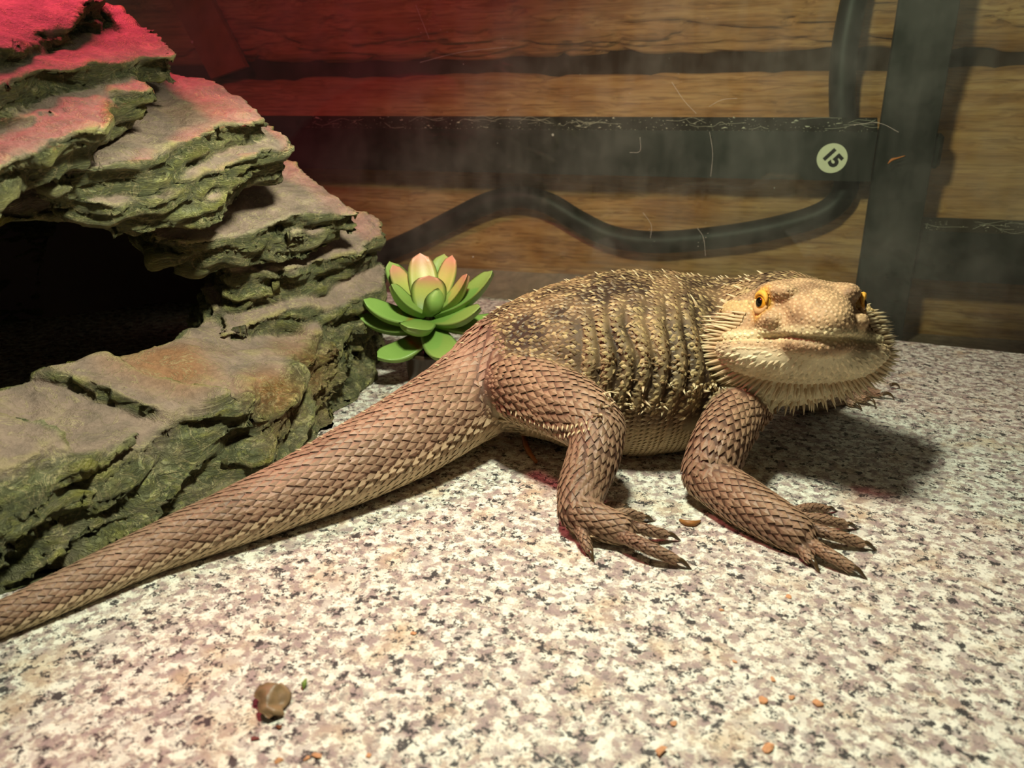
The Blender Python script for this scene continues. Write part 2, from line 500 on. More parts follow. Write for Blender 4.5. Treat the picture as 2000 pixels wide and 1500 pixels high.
rail2 = extrude_x('metal_rail', [(Y_RAIL + .3, z2b), (Y_RAIL + .3, z2t), (Y_RAIL + 2.2, z2k), (Y_RAIL + 2.4, z2k), (Y_RAIL + 2.4, z2k - 0.4), (Y_RAIL + 0.7, z2t - 0.5), (Y_RAIL + 0.7, z2b)], px1, 45, M['rail'])
tag(rail2, 'short lower black rail with a dusty top, to the right of the upright post', 'rail')

# numbered round sticker
sc_ = atY(1625, 309, Y_RAIL)
sr = 0.5 * 56 / FPX * np.dot(c2w(np.array([0, cp, -sp])), sc_ - np.array([0, 0, CAMH]))
st = empty('number_sticker', (sc_[0], Y_RAIL - 0.06, sc_[2])); tag(st, 'round cream sticker with a bold black 15 on the rail', 'sticker')
k = 40
an = np.linspace(0, 2 * math.pi, k, endpoint=False)
V = np.concatenate([np.stack([sc_[0] + sr * np.cos(an), np.full(k, Y_RAIL - yy), sc_[2] + sr * np.sin(an)], 1) for yy in (0.0, 0.03)])
F = [list(range(k, 2 * k))] + [[i, (i + 1) % k, k + (i + 1) % k, k + i] for i in range(k)]
mesh_np('disc', V, F, M['white'], smooth=False, heading=False, parent=st, origin=np.array([sc_[0], Y_RAIL, sc_[2]]) * CM)
fc = bpy.data.curves.new('digits', 'FONT'); fc.body = '15'; fc.size = 1.0; fc.align_x = 'CENTER'; fc.align_y = 'CENTER'
fc.offset = 0.05; fc.extrude = 0.01; fc.shear = 0.0
fo = bpy.data.objects.new('digits_curve', fc); COL.objects.link(fo)
dm = bpy.data.meshes.new_from_object(fo.evaluated_get(bpy.context.evaluated_depsgraph_get()))
bpy.data.objects.remove(fo)
dg = bpy.data.objects.new('digits', dm); COL.objects.link(dg); dm.materials.clear(); dm.materials.append(M['ink'])
dg.parent = st
dg.rotation_euler = Matrix.Rotation(math.pi / 2, 3, 'X').to_euler()
dg.rotation_euler = (Matrix.Rotation(math.radians(43), 3, 'Y') @ Matrix.Rotation(math.pi / 2, 3, 'X')).to_euler()
s_ = sr * 1.25 * CM
dg.scale = (s_, s_, 0.02 * CM)
dg.location = (0, 0.02 * CM, 0)

# tubes
def tube(pts, r, name, mat, seg=14, sub=8, heading=True, parent=None, col=None, caps=True):
    P = smooth_path(np.array(pts, float), sub)
    R = np.interp(np.linspace(0, 1, len(P)), np.linspace(0, 1, len(np.atleast_1d(r))), np.atleast_1d(r)) if np.ndim(r) else np.full(len(P), r)
    V, F = sweep(P, R, seg)
    return mesh_np(name, V, F, mat, heading=heading, parent=parent, col=col, origin=(c2w(P[len(P) // 2]) if heading else P[len(P) // 2]) * CM)
def smooth_path(P, sub=8):
    n = len(P)
    E = np.concatenate([[2 * P[0] - P[1]], P, [2 * P[-1] - P[-2]]])
    out = []
    for i in range(n - 1):
        p0, p1, p2, p3 = E[i:i + 4]
        for t in np.linspace(0, 1, sub, endpoint=False):
            out.append(0.5 * (2 * p1 + (p2 - p0) * t + (2 * p0 - 5 * p1 + 4 * p2 - p3) * t * t + (3 * p1 - p0 - 3 * p2 + p3) * t ** 3))
    out.append(P[-1])
    return np.array(out)
def frames(P, up=(0, 0, 1)):
    T = np.gradient(P, axis=0); T /= np.linalg.norm(T, axis=1, keepdims=True)
    up = np.array(up, float)
    B = np.cross(T, up); B /= np.linalg.norm(B, axis=1, keepdims=True) + 1e-9
    N = np.cross(B, T)
    return T, N, B
def sweep(P, R, seg):
    T = np.gradient(P, axis=0); T /= np.linalg.norm(T, axis=1, keepdims=True)
    N = np.zeros_like(T)
    v = np.cross(T[0], [0.31, 0.2, 0.93]); v /= np.linalg.norm(v)
    for i in range(len(P)):
        v = v - T[i] * (v @ T[i]); v /= np.linalg.norm(v); N[i] = v
    B = np.cross(T, N)
    a = np.linspace(0, 2 * math.pi, seg, endpoint=False)
    V = (P[:, None] + R[:, None, None] * (np.cos(a)[None, :, None] * N[:, None] + np.sin(a)[None, :, None] * B[:, None])).reshape(-1, 3)
    F = []
    for i in range(len(P) - 1):
        for j in range(seg):
            F.append([i * seg + j, i * seg + (j + 1) % seg, (i + 1) * seg + (j + 1) % seg, (i + 1) * seg + j])
    F.append(list(range(seg))[::-1]); F.append([(len(P) - 1) * seg + j for j in range(seg)])
    return V, F
Yc = Y_RAIL + 2.05
cpts = [(1700, -120), (1668, 0), (1648, 110), (1645, 210), (1652, 300), (1650, 372), (1610, 415), (1520, 444), (1400, 464), (1280, 473), (1195, 462), (1130, 432), (1070, 397), (1010, 385), (950, 398), (880, 432), (800, 472), (700, 512), (600, 540)]
cab = tube([atY(x, y, Yc) for x, y in cpts], 0.78, 'power_cable', M['cable'], 16, 8, heading=False)
tag(cab, 'thick black power cable hanging down and looping along the log wall', 'cable')
lth = []
for (x, y) in ((322, -20), (412, 154), (480, 130), (402, -20)):
    lth.append(atY(x, y, Y_RAIL + 2.2))
lth = np.array(lth); V = np.concatenate([lth, lth + np.array([0, 0.5, 0])])
lo = mesh_np('wooden_lath', V, [[0, 1, 2, 3], [7, 6, 5, 4], [0, 4, 5, 1], [1, 5, 6, 2], [2, 6, 7, 3], [3, 7, 4, 0]], M['lath'], smooth=False, heading=False, origin=V.mean(0) * CM)
tag(lo, 'slanted reddish-brown wooden lath hanging behind the cave', 'lath')

# ------------------------------------------------------------------ rock cave
def sd_poly(uv, poly):
    """signed distance (inside < 0) of points uv (N,2) to a polygon"""
    d = np.full(len(uv), 1e9, np.float32); s = np.zeros(len(uv), bool)
    n = len(poly)
    for i in range(n):
        a, b = poly[i], poly[(i + 1) % n]
        e = b - a; w = uv - a
        t = np.clip((w @ e) / (e @ e), 0, 1)
        d = np.minimum(d, ((w - t[:, None] * e) ** 2).sum(1))
        c = (a[1] <= uv[:, 1]) != (b[1] <= uv[:, 1])
        xi = a[0] + (uv[:, 1] - a[1]) / (b[1] - a[1] + 1e-12) * e[0]
        s ^= c & (uv[:, 0] < xi)
    d = np.sqrt(d)
    return np.where(s, -d, d)
NS = np.array([0.24, -0.30, 0.92]); NS /= np.linalg.norm(NS)       # bedding normal of the slabs
US = np.cross([0.0, 1.0, 0.0], NS); US /= np.linalg.norm(US)
VS = np.cross(NS, US)
def make_rock():
    h = 0.15
    lo, hi = np.array([-33.0, 10.0, -0.4]), np.array([-4.5, 50.0, 19.5])
    dims = np.ceil((hi - lo) / h).astype(int)
    S = np.full(dims, 3.0, np.float32)
    ax = [lo[k] + h * np.arange(dims[k], dtype=np.float32) for k in range(3)]
    def region(a, b):
        i0 = np.clip(((np.asarray(a) - lo) / h).astype(int), 0, dims - 1); i1 = np.clip(((np.asarray(b) - lo) / h).astype(int) + 2, 1, dims)
        sl = tuple(slice(p, q) for p, q in zip(i0, i1))
        X = np.stack(np.meshgrid(ax[0][sl[0]], ax[1][sl[1]], ax[2][sl[2]], indexing='ij'), -1)
        return sl, X
    # slabs of the arch: (edge as seen, depth at the first point, thickness)
    slabs = [
        ([(245, 12), (120, 60), (0, 92), (-160, 130), (-160, -40), (240, -30)], 28.5, 1.1),
        ([(345, 98), (300, 92), (200, 122), (100, 142), (-60, 190), (-160, 120), (100, 60), (270, 38), (322, 58)], 28.5, 1.15),
        ([(290, 170), (200, 182), (110, 212), (0, 236), (-160, 280), (-160, 150), (100, 120), (255, 128)], 27.0, 1.0),
        ([(322, 186), (232, 216), (165, 258), (80, 295), (0, 328), (-160, 390), (-160, 220), (200, 150), (300, 165)], 27.2, 1.35),
        ([(512, 226), (400, 266), (275, 302), (190, 322), (100, 345), (60, 300), (330, 175), (405, 172), (500, 203)], 31.5, 1.25),
        ([(552, 280), (470, 318), (330, 355), (210, 385), (110, 372), (130, 320), (350, 230), (520, 225)], 32.2, 1.1),
        ([(557, 316), (475, 335), (430, 382), (320, 402), (222, 430), (180, 400), (250, 330), (440, 260), (555, 285)], 32.8, 1.15),
        ([(676, 404), (560, 432), (480, 456), (370, 466), (300, 470), (280, 430), (450, 340), (560, 325), (615, 340)], 36.0, 1.2),
        ([(676, 432), (580, 462), (480, 490), (400, 505), (330, 495), (330, 440), (560, 370), (668, 405)], 36.5, 1.1),
        ([(750, 455), (690, 490), (600, 520), (500, 540), (430, 540), (440, 480), (600, 400), (690, 415), (738, 430)], 39.5, 1.3),
        ([(754, 486), (690, 512), (600, 545), (500, 572), (440, 570), (450, 520), (620, 440), (740, 455)], 40.0, 1.3),
        ([(760, 512), (740, 560), (650, 600), (540, 625), (450, 650), (430, 600), (560, 540), (700, 480)], 41.0, 1.5),
        ([(755, 575), (722, 640), (650, 640), (560, 660), (470, 690), (420, 660), (560, 590), (700, 540)], 41.0, 1.8),
    ]
    C0 = np.array([0, 0, CAMH])
    for k, (pts, t0, th) in enumerate(slabs):
        A0 = att(*pts[0], t0)
        W = []
        for (px, py) in pts:
            d = ray(px, py)
            W.append(C0 + d * (((A0 - C0) @ NS) / (d @ NS)))
        W = np.array(W)
        # carry the slab back under the one above
        back = np.array([-0.82, 0.55, 0.10])
        q0 = (W @ NS).mean()
        poly = np.stack([W @ US, W @ VS], 1)
        bk = np.array([back @ US, back @ VS]) * 3.2
        cen = poly.mean(0)
        tob = (poly - cen) @ bk / np.linalg.norm(bk)
        poly = poly + np.clip((tob - 0.0) / (abs(tob).max() + 1e-6), 0, 1)[:, None] * bk
        ends = np.concatenate([W, W - NS * th, W + back * 4.5])
        sl, X = region(ends.min(0) - 1.2, ends.max(0) + 1.2)
        P = X.reshape(-1, 3)
        w = fbm(P, 0.35, 2, 40 + k)
        q = P @ NS + 0.22 * w
        uv = np.stack([P @ US, P @ VS], 1)
        sub = np.floor((q - q0) / 0.33 + 0.5 * vnoise(P, 0.3, 7))
        e = sd_poly(uv, poly)
        e = e + 0.55 * vnoise(P, 0.42, 11 + k) + 0.22 * vnoise(P, 1.3, 12)
        e = e + 0.30 * vnoise(np.stack([uv[:, 0] * 0.5, uv[:, 1] * 0.5, sub * 3.7 + k], 1), 1.0, 5)
        top = q - q0 - 0.12 * vnoise(P, 0.8, 31) - 0.10 * vnoise(P, 2.2, 32)
        # a slab thins out towards its edge on top
        d = np.maximum(np.maximum(e, top + 0.0), -(q - q0 + th))
        d = d * 0.8
        S[sl] = smin(S[sl], d.reshape(X.shape[:3]).astype(np.float32), 0.10)
    # lip and foot along the base outline
    base = np.array([atz(*q, 0)[:2] for q in ((-420, 1420), (-200, 1290), (0, 1183), (190, 1088), (350, 1008), (450, 958), (590, 886), (665, 800), (728, 716), (742, 655), (700, 610))])
    base = smooth_path(np.c_[base, np.zeros(len(base))], 5)[:, :2]
    sl, X = region((-33, 10, -0.4), (-4.5, 50, 7.5))
    P = X.reshape(-1, 3)
    g2 = X[:, :, 0, :2].reshape(-1, 2)
    dist = np.full(len(g2), 1e9); side = np.zeros(len(g2)); along = np.zeros(len(g2))
    acc = 0.0
    for i in range(len(base) - 1):
        a, b = base[i], base[i + 1]; e = b - a; w = g2 - a; L = np.linalg.norm(e)
        t = np.clip((w @ e) / (e @ e), 0, 1)
        dd = np.linalg.norm(w - t[:, None] * e, axis=1)
        m = dd < dist
        dist[m] = dd[m]; side[m] = (e[0] * w[:, 1] - e[1] * w[:, 0])[m]; along[m] = acc + t[m] * L
        acc += L
    nz = X.shape[2]
    rep = lambda q_: np.repeat(q_.astype(np.float32), nz)
    one = lambda q_, fr, sd: vnoise(np.stack([q_ * fr, 0 * q_, 0 * q_], 1), 1.0, sd)
    G3 = np.c_[g2, np.zeros(len(g2))]
    d2 = np.where(side > 0, dist, -dist)
    al = rep(along)
    w = fbm(P, 0.3, 2, 61)
    q = P @ NS + 0.3 * w
    lay = np.floor(q / 0.55)
    bulge = 0.95 * vnoise(np.stack([al * 0.25, lay * 5.1, lay * 0 + 2], 1), 1.0, 63) + rep(0.5 * one(along, 0.35, 64))
    lay2 = np.floor(q / 0.21)
    bulge = bulge + 0.40 * vnoise(np.stack([al * 0.5, lay2 * 3.3, lay2 * 0 + 7], 1), 1.0, 67)
    D = rep(d2)
    D = D + bulge * np.clip(2.2 - D, 0.12, 1) - 0.15
    crest = rep(4.35 + 0.4 * one(along, 0.25, 66))
    hgt = np.interp(D, [-0.3, 0.0, 0.25, 0.6, 1.0, 1.5, 3.0, 5.0, 5.6, 6.3, 7.0], [-1.5, 0.1, 1.0, 2.0, 2.8, 3.15, 3.6, 4.35, 4.3, 3.2, -1.5]) * crest / 4.35
    # big flat facets on the slope, broken along steps
    fc_ = np.floor(al / 4.2 + rep(0.8 * vnoise(G3, 0.25, 68)) + D * 0.18)
    hgt = hgt + 0.38 * np.sin(fc_ * 2.4) * np.clip(D - 0.8, 0, 1) * np.clip(6 - D, 0, 1)
    hgt = hgt + rep(0.16 * vnoise(G3, 0.9, 69)) * np.clip(D, 0, 1)
    hgt = np.where(D > 7.0, -3, hgt)
    lip = (P[:, 2] - hgt) * 0.62
    S[sl] = smin(S[sl], lip.reshape(X.shape[:3]).astype(np.float32), 0.3)
    # hollow dome behind: roof and inner walls of the den
    th_ = math.radians(16.6)
    Aa = np.array([math.sin(th_), math.cos(th_), 0]); Nn = np.array([math.cos(th_), -math.sin(th_), 0])
    sl, X = region(lo, hi)
    P = X.reshape(-1, 3).astype(np.float32)
    r = np.sqrt(((P @ Aa - 24) / 23.0) ** 2 + ((P @ Nn + 34.5) / 14.0) ** 2 + (P[:, 2] / 16.5) ** 2)
    shell = np.abs(r - 0.96) * 13 - 0.45
    # mouth of the den
    a_, z_ = P @ Aa, P[:, 2]
    mouth = (np.sqrt(((a_ - 18.0) / 19.0) ** 2 + (z_ / 9.5) ** 2) - 1) * 8
    mouth = np.maximum(mouth, -(P @ Nn + 34.5))
    shell = np.maximum(shell, -mouth)
    S[sl] = smin(S[sl], shell.reshape(X.shape[:3]).astype(np.float32), 0.4)
    # outside: closed at the box
    S[0] = S[-1] = 1; S[:, 0] = 1; S[:, -1] = 1; S[:, :, -1] = 1; S[:, :, 0] = 1
    V, Q = surface_nets(S, h, lo)
    V[:, 2] = np.maximum(V[:, 2], 0.0)
    V = V * 0.6 + lap_mean(V, Q, len(V)) * 0.4
    N = vert_normals(V, Q)
    Nb = N.copy()
    for _ in range(4): Nb = lap_mean(Nb, Q, len(V))
    Nb /= np.linalg.norm(Nb, axis=1, keepdims=True)
    flat = np.clip((Nb @ NS - 0.62) / 0.25, 0, 1)
    dv = np.full(len(V), 1e9); sv = np.zeros(len(V))
    for i in range(len(base) - 1):
        a, b = base[i], base[i + 1]; e = b - a; w = V[:, :2] - a
        t = np.clip((w @ e) / (e @ e), 0, 1)
        dd = np.linalg.norm(w - t[:, None] * e, axis=1); m = dd < dv
        dv[m] = dd[m]
    flat = np.where(V[:, 2] < 3.2, flat * np.clip((dv - 0.9 + 0.5 * vnoise(V, 0.7, 71)) / 0.8, 0.12, 1), flat)
    # cracks and bedding lines
    w = fbm(V, 0.5, 2, 80)
    q = V @ NS + 0.35 * w
    T = np.stack([V @ US * 0.35, V @ VS * 0.35, q * 2.6], 1)
    ridge = np.abs(fbm(T, 0.9, 3, 81))
    groove = np.clip(1 - ridge * 3.0, 0, 1)
    chunk = fbm(np.stack([V @ US * 0.8, V @ VS * 0.8, q * 2.0], 1), 0.9, 3, 85)
    d = (1 - flat) * (0.20 * chunk - 0.30 * groove) + flat * (0.05 * fbm(V, 1.2, 3, 88) - 0.10 * np.clip(1 - np.abs(fbm(V * np.array([1, 1, 1]), 0.28, 3, 89)) * 14, 0, 1))
    up = V[:, 2] > 0.02
    V = V + N * (d * up)[:, None]
    V[:, 2] = np.maximum(V[:, 2], 0.0)
    N = vert_normals(V, Q)
    curv = ((V - lap_mean(V, Q, len(V))) * N).sum(1) / h
    curv = lap_mean(curv, Q, len(V))
    Vb = V.copy()
    for _ in range(5): Vb = lap_mean(Vb, Q, len(V))
    broad = ((V - Vb) * N).sum(1) / h
    # paint: taupe faces, mossy green cliffs, yellow-green dry brushing on edges, rust patches
    n1 = fbm(V, 0.35, 3, 90); n2 = fbm(V, 1.5, 3, 91); n3 = fbm(T, 2.0, 2, 92)
    taupe = np.array(srgb(168, 144, 128)); taupe2 = np.array(srgb(146, 124, 114))
    green = np.array(srgb(128, 130, 94)); green2 = np.array(srgb(96, 98, 70)); lime = np.array(srgb(168, 162, 66)); rust = np.array(srgb(172, 112, 60)); cream = np.array(srgb(182, 176, 136))
    t2 = np.clip(0.5 + 0.6 * n2, 0, 1)[:, None]
    cf = taupe * t2 + taupe2 * (1 - t2)
    t3 = np.clip(0.5 + 0.6 * n3, 0, 1)[:, None]
    cg = green * t3 + green2 * (1 - t3)
    fl = np.clip(flat + 0.25 * n2, 0, 1)[:, None]
    c = cf * fl + cg * (1 - fl)
    ru = np.zeros(len(V))
    for (px, py, t, rad) in ((370, 275, 31.5, 2.0), (330, 700, 29.5, 2.2), (545, 760, 30.5, 1.8), (650, 700, 34, 2.2), (60, 160, 27, 1.2), (250, 300, 30, 1.2)):
        ru = np.maximum(ru, np.clip(1.2 - np.linalg.norm(V - att(px, py, t), axis=1) / rad + 0.5 * n1, 0, 1))
    c = c * (1 - 0.6 * ru[:, None]) + rust * 0.6 * ru[:, None]
    e = np.clip(broad * 1.0 - 0.12 + 0.25 * n2, 0, 1)[:, None] * 0.75
    mixl = np.clip(0.5 + 0.9 * n1, 0, 1)[:, None]
    c = c * (1 - e) + (lime * mixl + cream * (1 - mixl)) * e
    base_c = c2w(np.array([-18.0, 30.0, 0.0])) * CM
    o = mesh_np('rock_cave', V, Q, M['rock'], col=c, smooth=True, origin=base_c)
    at_ = o.data.attributes.new('bed', 'FLOAT_VECTOR', 'POINT')
    at_.data.foreach_set('vector', np.stack([V @ US, V @ VS, V @ NS + 0.35 * fbm(V, 0.5, 2, 80)], 1).astype(np.float32).ravel())
    at_ = o.data.attributes.new('cliff', 'FLOAT', 'POINT')
    at_.data.foreach_set('value', (1 - flat).astype(np.float32))
    # rear half of the hollow shell
    nu, nv = 48, 20
    Vv = []
    for rr in (1.0, 0.93):
        for i in range(nv):
            ph = math.pi / 2 * i / (nv - 1)
            for j in range(nu):
                a = math.pi * (0.42 + 1.16 * j / (nu - 1))
                Vv.append(rr * (Nn * 14.0 * math.cos(a) * math.cos(ph) + Aa * 23.0 * math.sin(a) * math.cos(ph) + np.array([0, 0, 16.3 * math.sin(ph)])) + Nn * -34.5 + Aa * 24)
    Vv = np.array(Vv)
    Vv += 0.35 * np.stack([vnoise(Vv, 0.4, s_) for s_ in (1, 2, 3)], 1)
    Ff = []
    for s_ in range(2):
        for i in range(nv - 1):
            for j in range(nu - 1):
                k = s_ * nu * nv + i * nu + j
                qd = [k, k + 1, k + nu + 1, k + nu]
                Ff.append(qd if s_ else qd[::-1])
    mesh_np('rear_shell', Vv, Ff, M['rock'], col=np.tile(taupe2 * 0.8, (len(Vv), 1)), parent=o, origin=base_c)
    tag(o, 'painted resin rock cave of layered slabs with mossy green edges and a dark opening', 'cave hide')
make_rock()

# ------------------------------------------------------------------ succulent
def leaf_mesh(L, Wd, thick, cup):
    ns, nw = 14, 9
    V = []
    for side in (1, -1):
        for i in range(ns):
            s = i / (ns - 1)
            w = Wd * (0.42 + 0.58 * math.sin(math.pi * min(1, s * 0.62 + 0.14)) ** 1.0) * (1 - max(0, (s - 0.62) / 0.38) ** 2.6) ** 0.5 if s < 1 else 0.0
            for j in range(nw):
                a = j / (nw - 1) * 2 - 1
                y = a * w
                z = cup * (a * a) * w - 0.10 * L * math.sin(math.pi * s) * (1 if cup >= 0 else 0.3) + side * thick * (1 - a * a) ** 0.5 * (0.35 + 0.65 * math.sin(math.pi * min(1, 0.2 + s * 0.75))) * (1 if side < 0 else 0.35)
                V.append((s * L, y, z))
    F = []
    n1 = ns * nw
    for side in range(2):
        for i in range(ns - 1):
            for j in range(nw - 1):
                k = side * n1 + i * nw + j
                q = [k, k + nw, k + nw + 1, k + 1]
                F.append(q[::-1] if side == 0 else q)
    for i in range(ns - 1):
        for j, fl in ((0, 0), (nw - 1, 1)):
            q = [i * nw + j, (i + 1) * nw + j, n1 + (i + 1) * nw + j, n1 + i * nw + j]
            F.append(q[::-1] if fl == 0 else q)
    F.append([j for j in range(nw)] + [n1 + j for j in range(nw)][::-1])
    return np.array(V, float), F
PT = 38.5
PC = att(838, 618, PT)
plant = empty('succulent_plant', c2w([PC[0], PC[1], 0])); tag(plant, 'green artificial succulent rosette with pink leaf tips between cave and lizard', 'plant')
pscale = FPX / PT
#  tip px, py, depth offset of the tip (+ away), half width cm, kind (0 green, 1 pink tip, 2 red blotch), base px offset
LV = [((820, 495), 0.9, 0.62, 1, 0.75), ((884, 499), 0.9, 0.45, 1, 0.6), ((868, 497), 1.5, 0.6, 0, 0.5), ((838, 538), -0.2, 0.72, 1, 0.9),
      ((850, 566), -0.9, 0.60, 0, 0.7), ((766, 518), 0.6, 0.50, 1, 0.5), ((760, 512), 1.4, 0.55, 0, 0.4), ((764, 556), -0.7, 0.50, 0, 0.6), ((913, 536), -0.4, 0.42, 1, 0.5),
      ((962, 530), 0.3, 0.62, 0, 0.5), ((710, 586), -0.6, 0.60, 2, 0.6), ((699, 614), 0.3, 0.55, 2, 0.4), ((795, 640), -1.7, 0.68, 0, 0.6),
      ((737, 698), -1.1, 0.65, 2, 0.5), ((882, 700), -1.9, 0.70, 0, 0.5), ((938, 600), -1.0, 0.58, 0, 0.6), ((992, 620), 0.2, 0.62, 0, 0.5)]
for k, ((tx, ty), dt, hw, kind, cup) in enumerate(LV):
    tip = att(tx, ty, PT + dt)
    low = ty > 575
    b = PC + np.array([0, 0, -0.55 if ty > 660 else (-0.2 if low else 0.0)])
    d = tip - b; L = np.linalg.norm(d); d /= L
    b = b + d * 0.18
    if kind == 2 and ty > 605: b[2] -= 0.3
    d = tip - b; L = np.linalg.norm(d); d /= L
    upv = np.array([0, -0.35, 1.0]) if low else PC + np.array([0, 0, 4.0]) - (b + d * L)
    if not low:
        ax_ = np.array([0.0, -0.25, 1.0]); upv = (PC + ax_ * 1.2 - (b + d * L * 0.7)); upv = upv + np.array([0, 0, 0.6])
    side = np.cross(upv, d); side /= np.linalg.norm(side)
    nn = np.cross(d, side)
    V, F = leaf_mesh(L, hw * 1.22, 0.42, 0.28 if not low else 0.12)
    P = b + V[:, :1] * d + V[:, 1:2] * side + V[:, 2:] * nn
    s = V[:, 0] / L
    g0, g1 = np.array(srgb(86, 118, 48)), np.array(srgb(134, 168, 84))
    yel, pink, red, pale = np.array(srgb(170, 178, 92)), np.array(srgb(200, 138, 116)), np.array(srgb(138, 36, 14)), np.array(srgb(146, 170, 96))
    t = np.clip(s * 1.3, 0, 1)[:, None]
    c = g0 * (1 - t) + g1 * t
    if kind == 1:
        f = np.clip(s * 2.0 - 0.3, 0, 1)[:, None]; c = c * (1 - f) + yel * f
        f = np.clip((s - 0.62) / 0.3, 0, 1)[:, None] ** 1.3 * 0.9; c = c * (1 - f) + pink * f
    if kind == 2:
        f = np.clip(1 - np.abs(s - 0.32) / 0.22, 0, 1)[:, None]; f = f * (V[:, 2:] > -0.1); c = c * (1 - 0.8 * f) + red * 0.8 * f
    rim = np.clip((np.abs(V[:, 1]) / (hw * 1.22) - 0.75) * 2.5, 0, 0.5)[:, None]
    c = c * (1 - rim) + pale * rim
    if kind == 0:
        f = np.clip((s - 0.8) / 0.25, 0, 0.6)[:, None]; c = c * (1 - f) + pale * f
    mesh_np('leaf', P, F, M['leaf'], col=c, parent=plant, origin=c2w(b) * CM)
tube([PC + np.array([0.05, 0, -2.6]), PC + np.array([0, 0, -1.2]), PC + np.array([0, 0, 0.25])], [0.35, 0.32, 0.28], 'stem', M['pot'], 12, 6, parent=plant)
pr, pz = [], []
prof = [(0.0, 0.05), (1.05, 0.05), (1.15, 0.15), (1.28, 1.35), (1.34, 1.4), (1.34, 1.6), (1.24, 1.62), (1.18, 1.45), (0.0, 1.4)]
a = np.linspace(0, 2 * math.pi, 32, endpoint=False)
V = np.concatenate([np.stack([PC[0] + r * np.cos(a), PC[1] + r * np.sin(a), np.full(32, z)], 1) for r, z in prof])
F = [[i * 32 + j, i * 32 + (j + 1) % 32, (i + 1) * 32 + (j + 1) % 32, (i + 1) * 32 + j] for i in range(len(prof) - 1) for j in range(32)]
mesh_np('pot', V, F, M['pot'], parent=plant, origin=c2w([PC[0], PC[1], 0]) * CM)

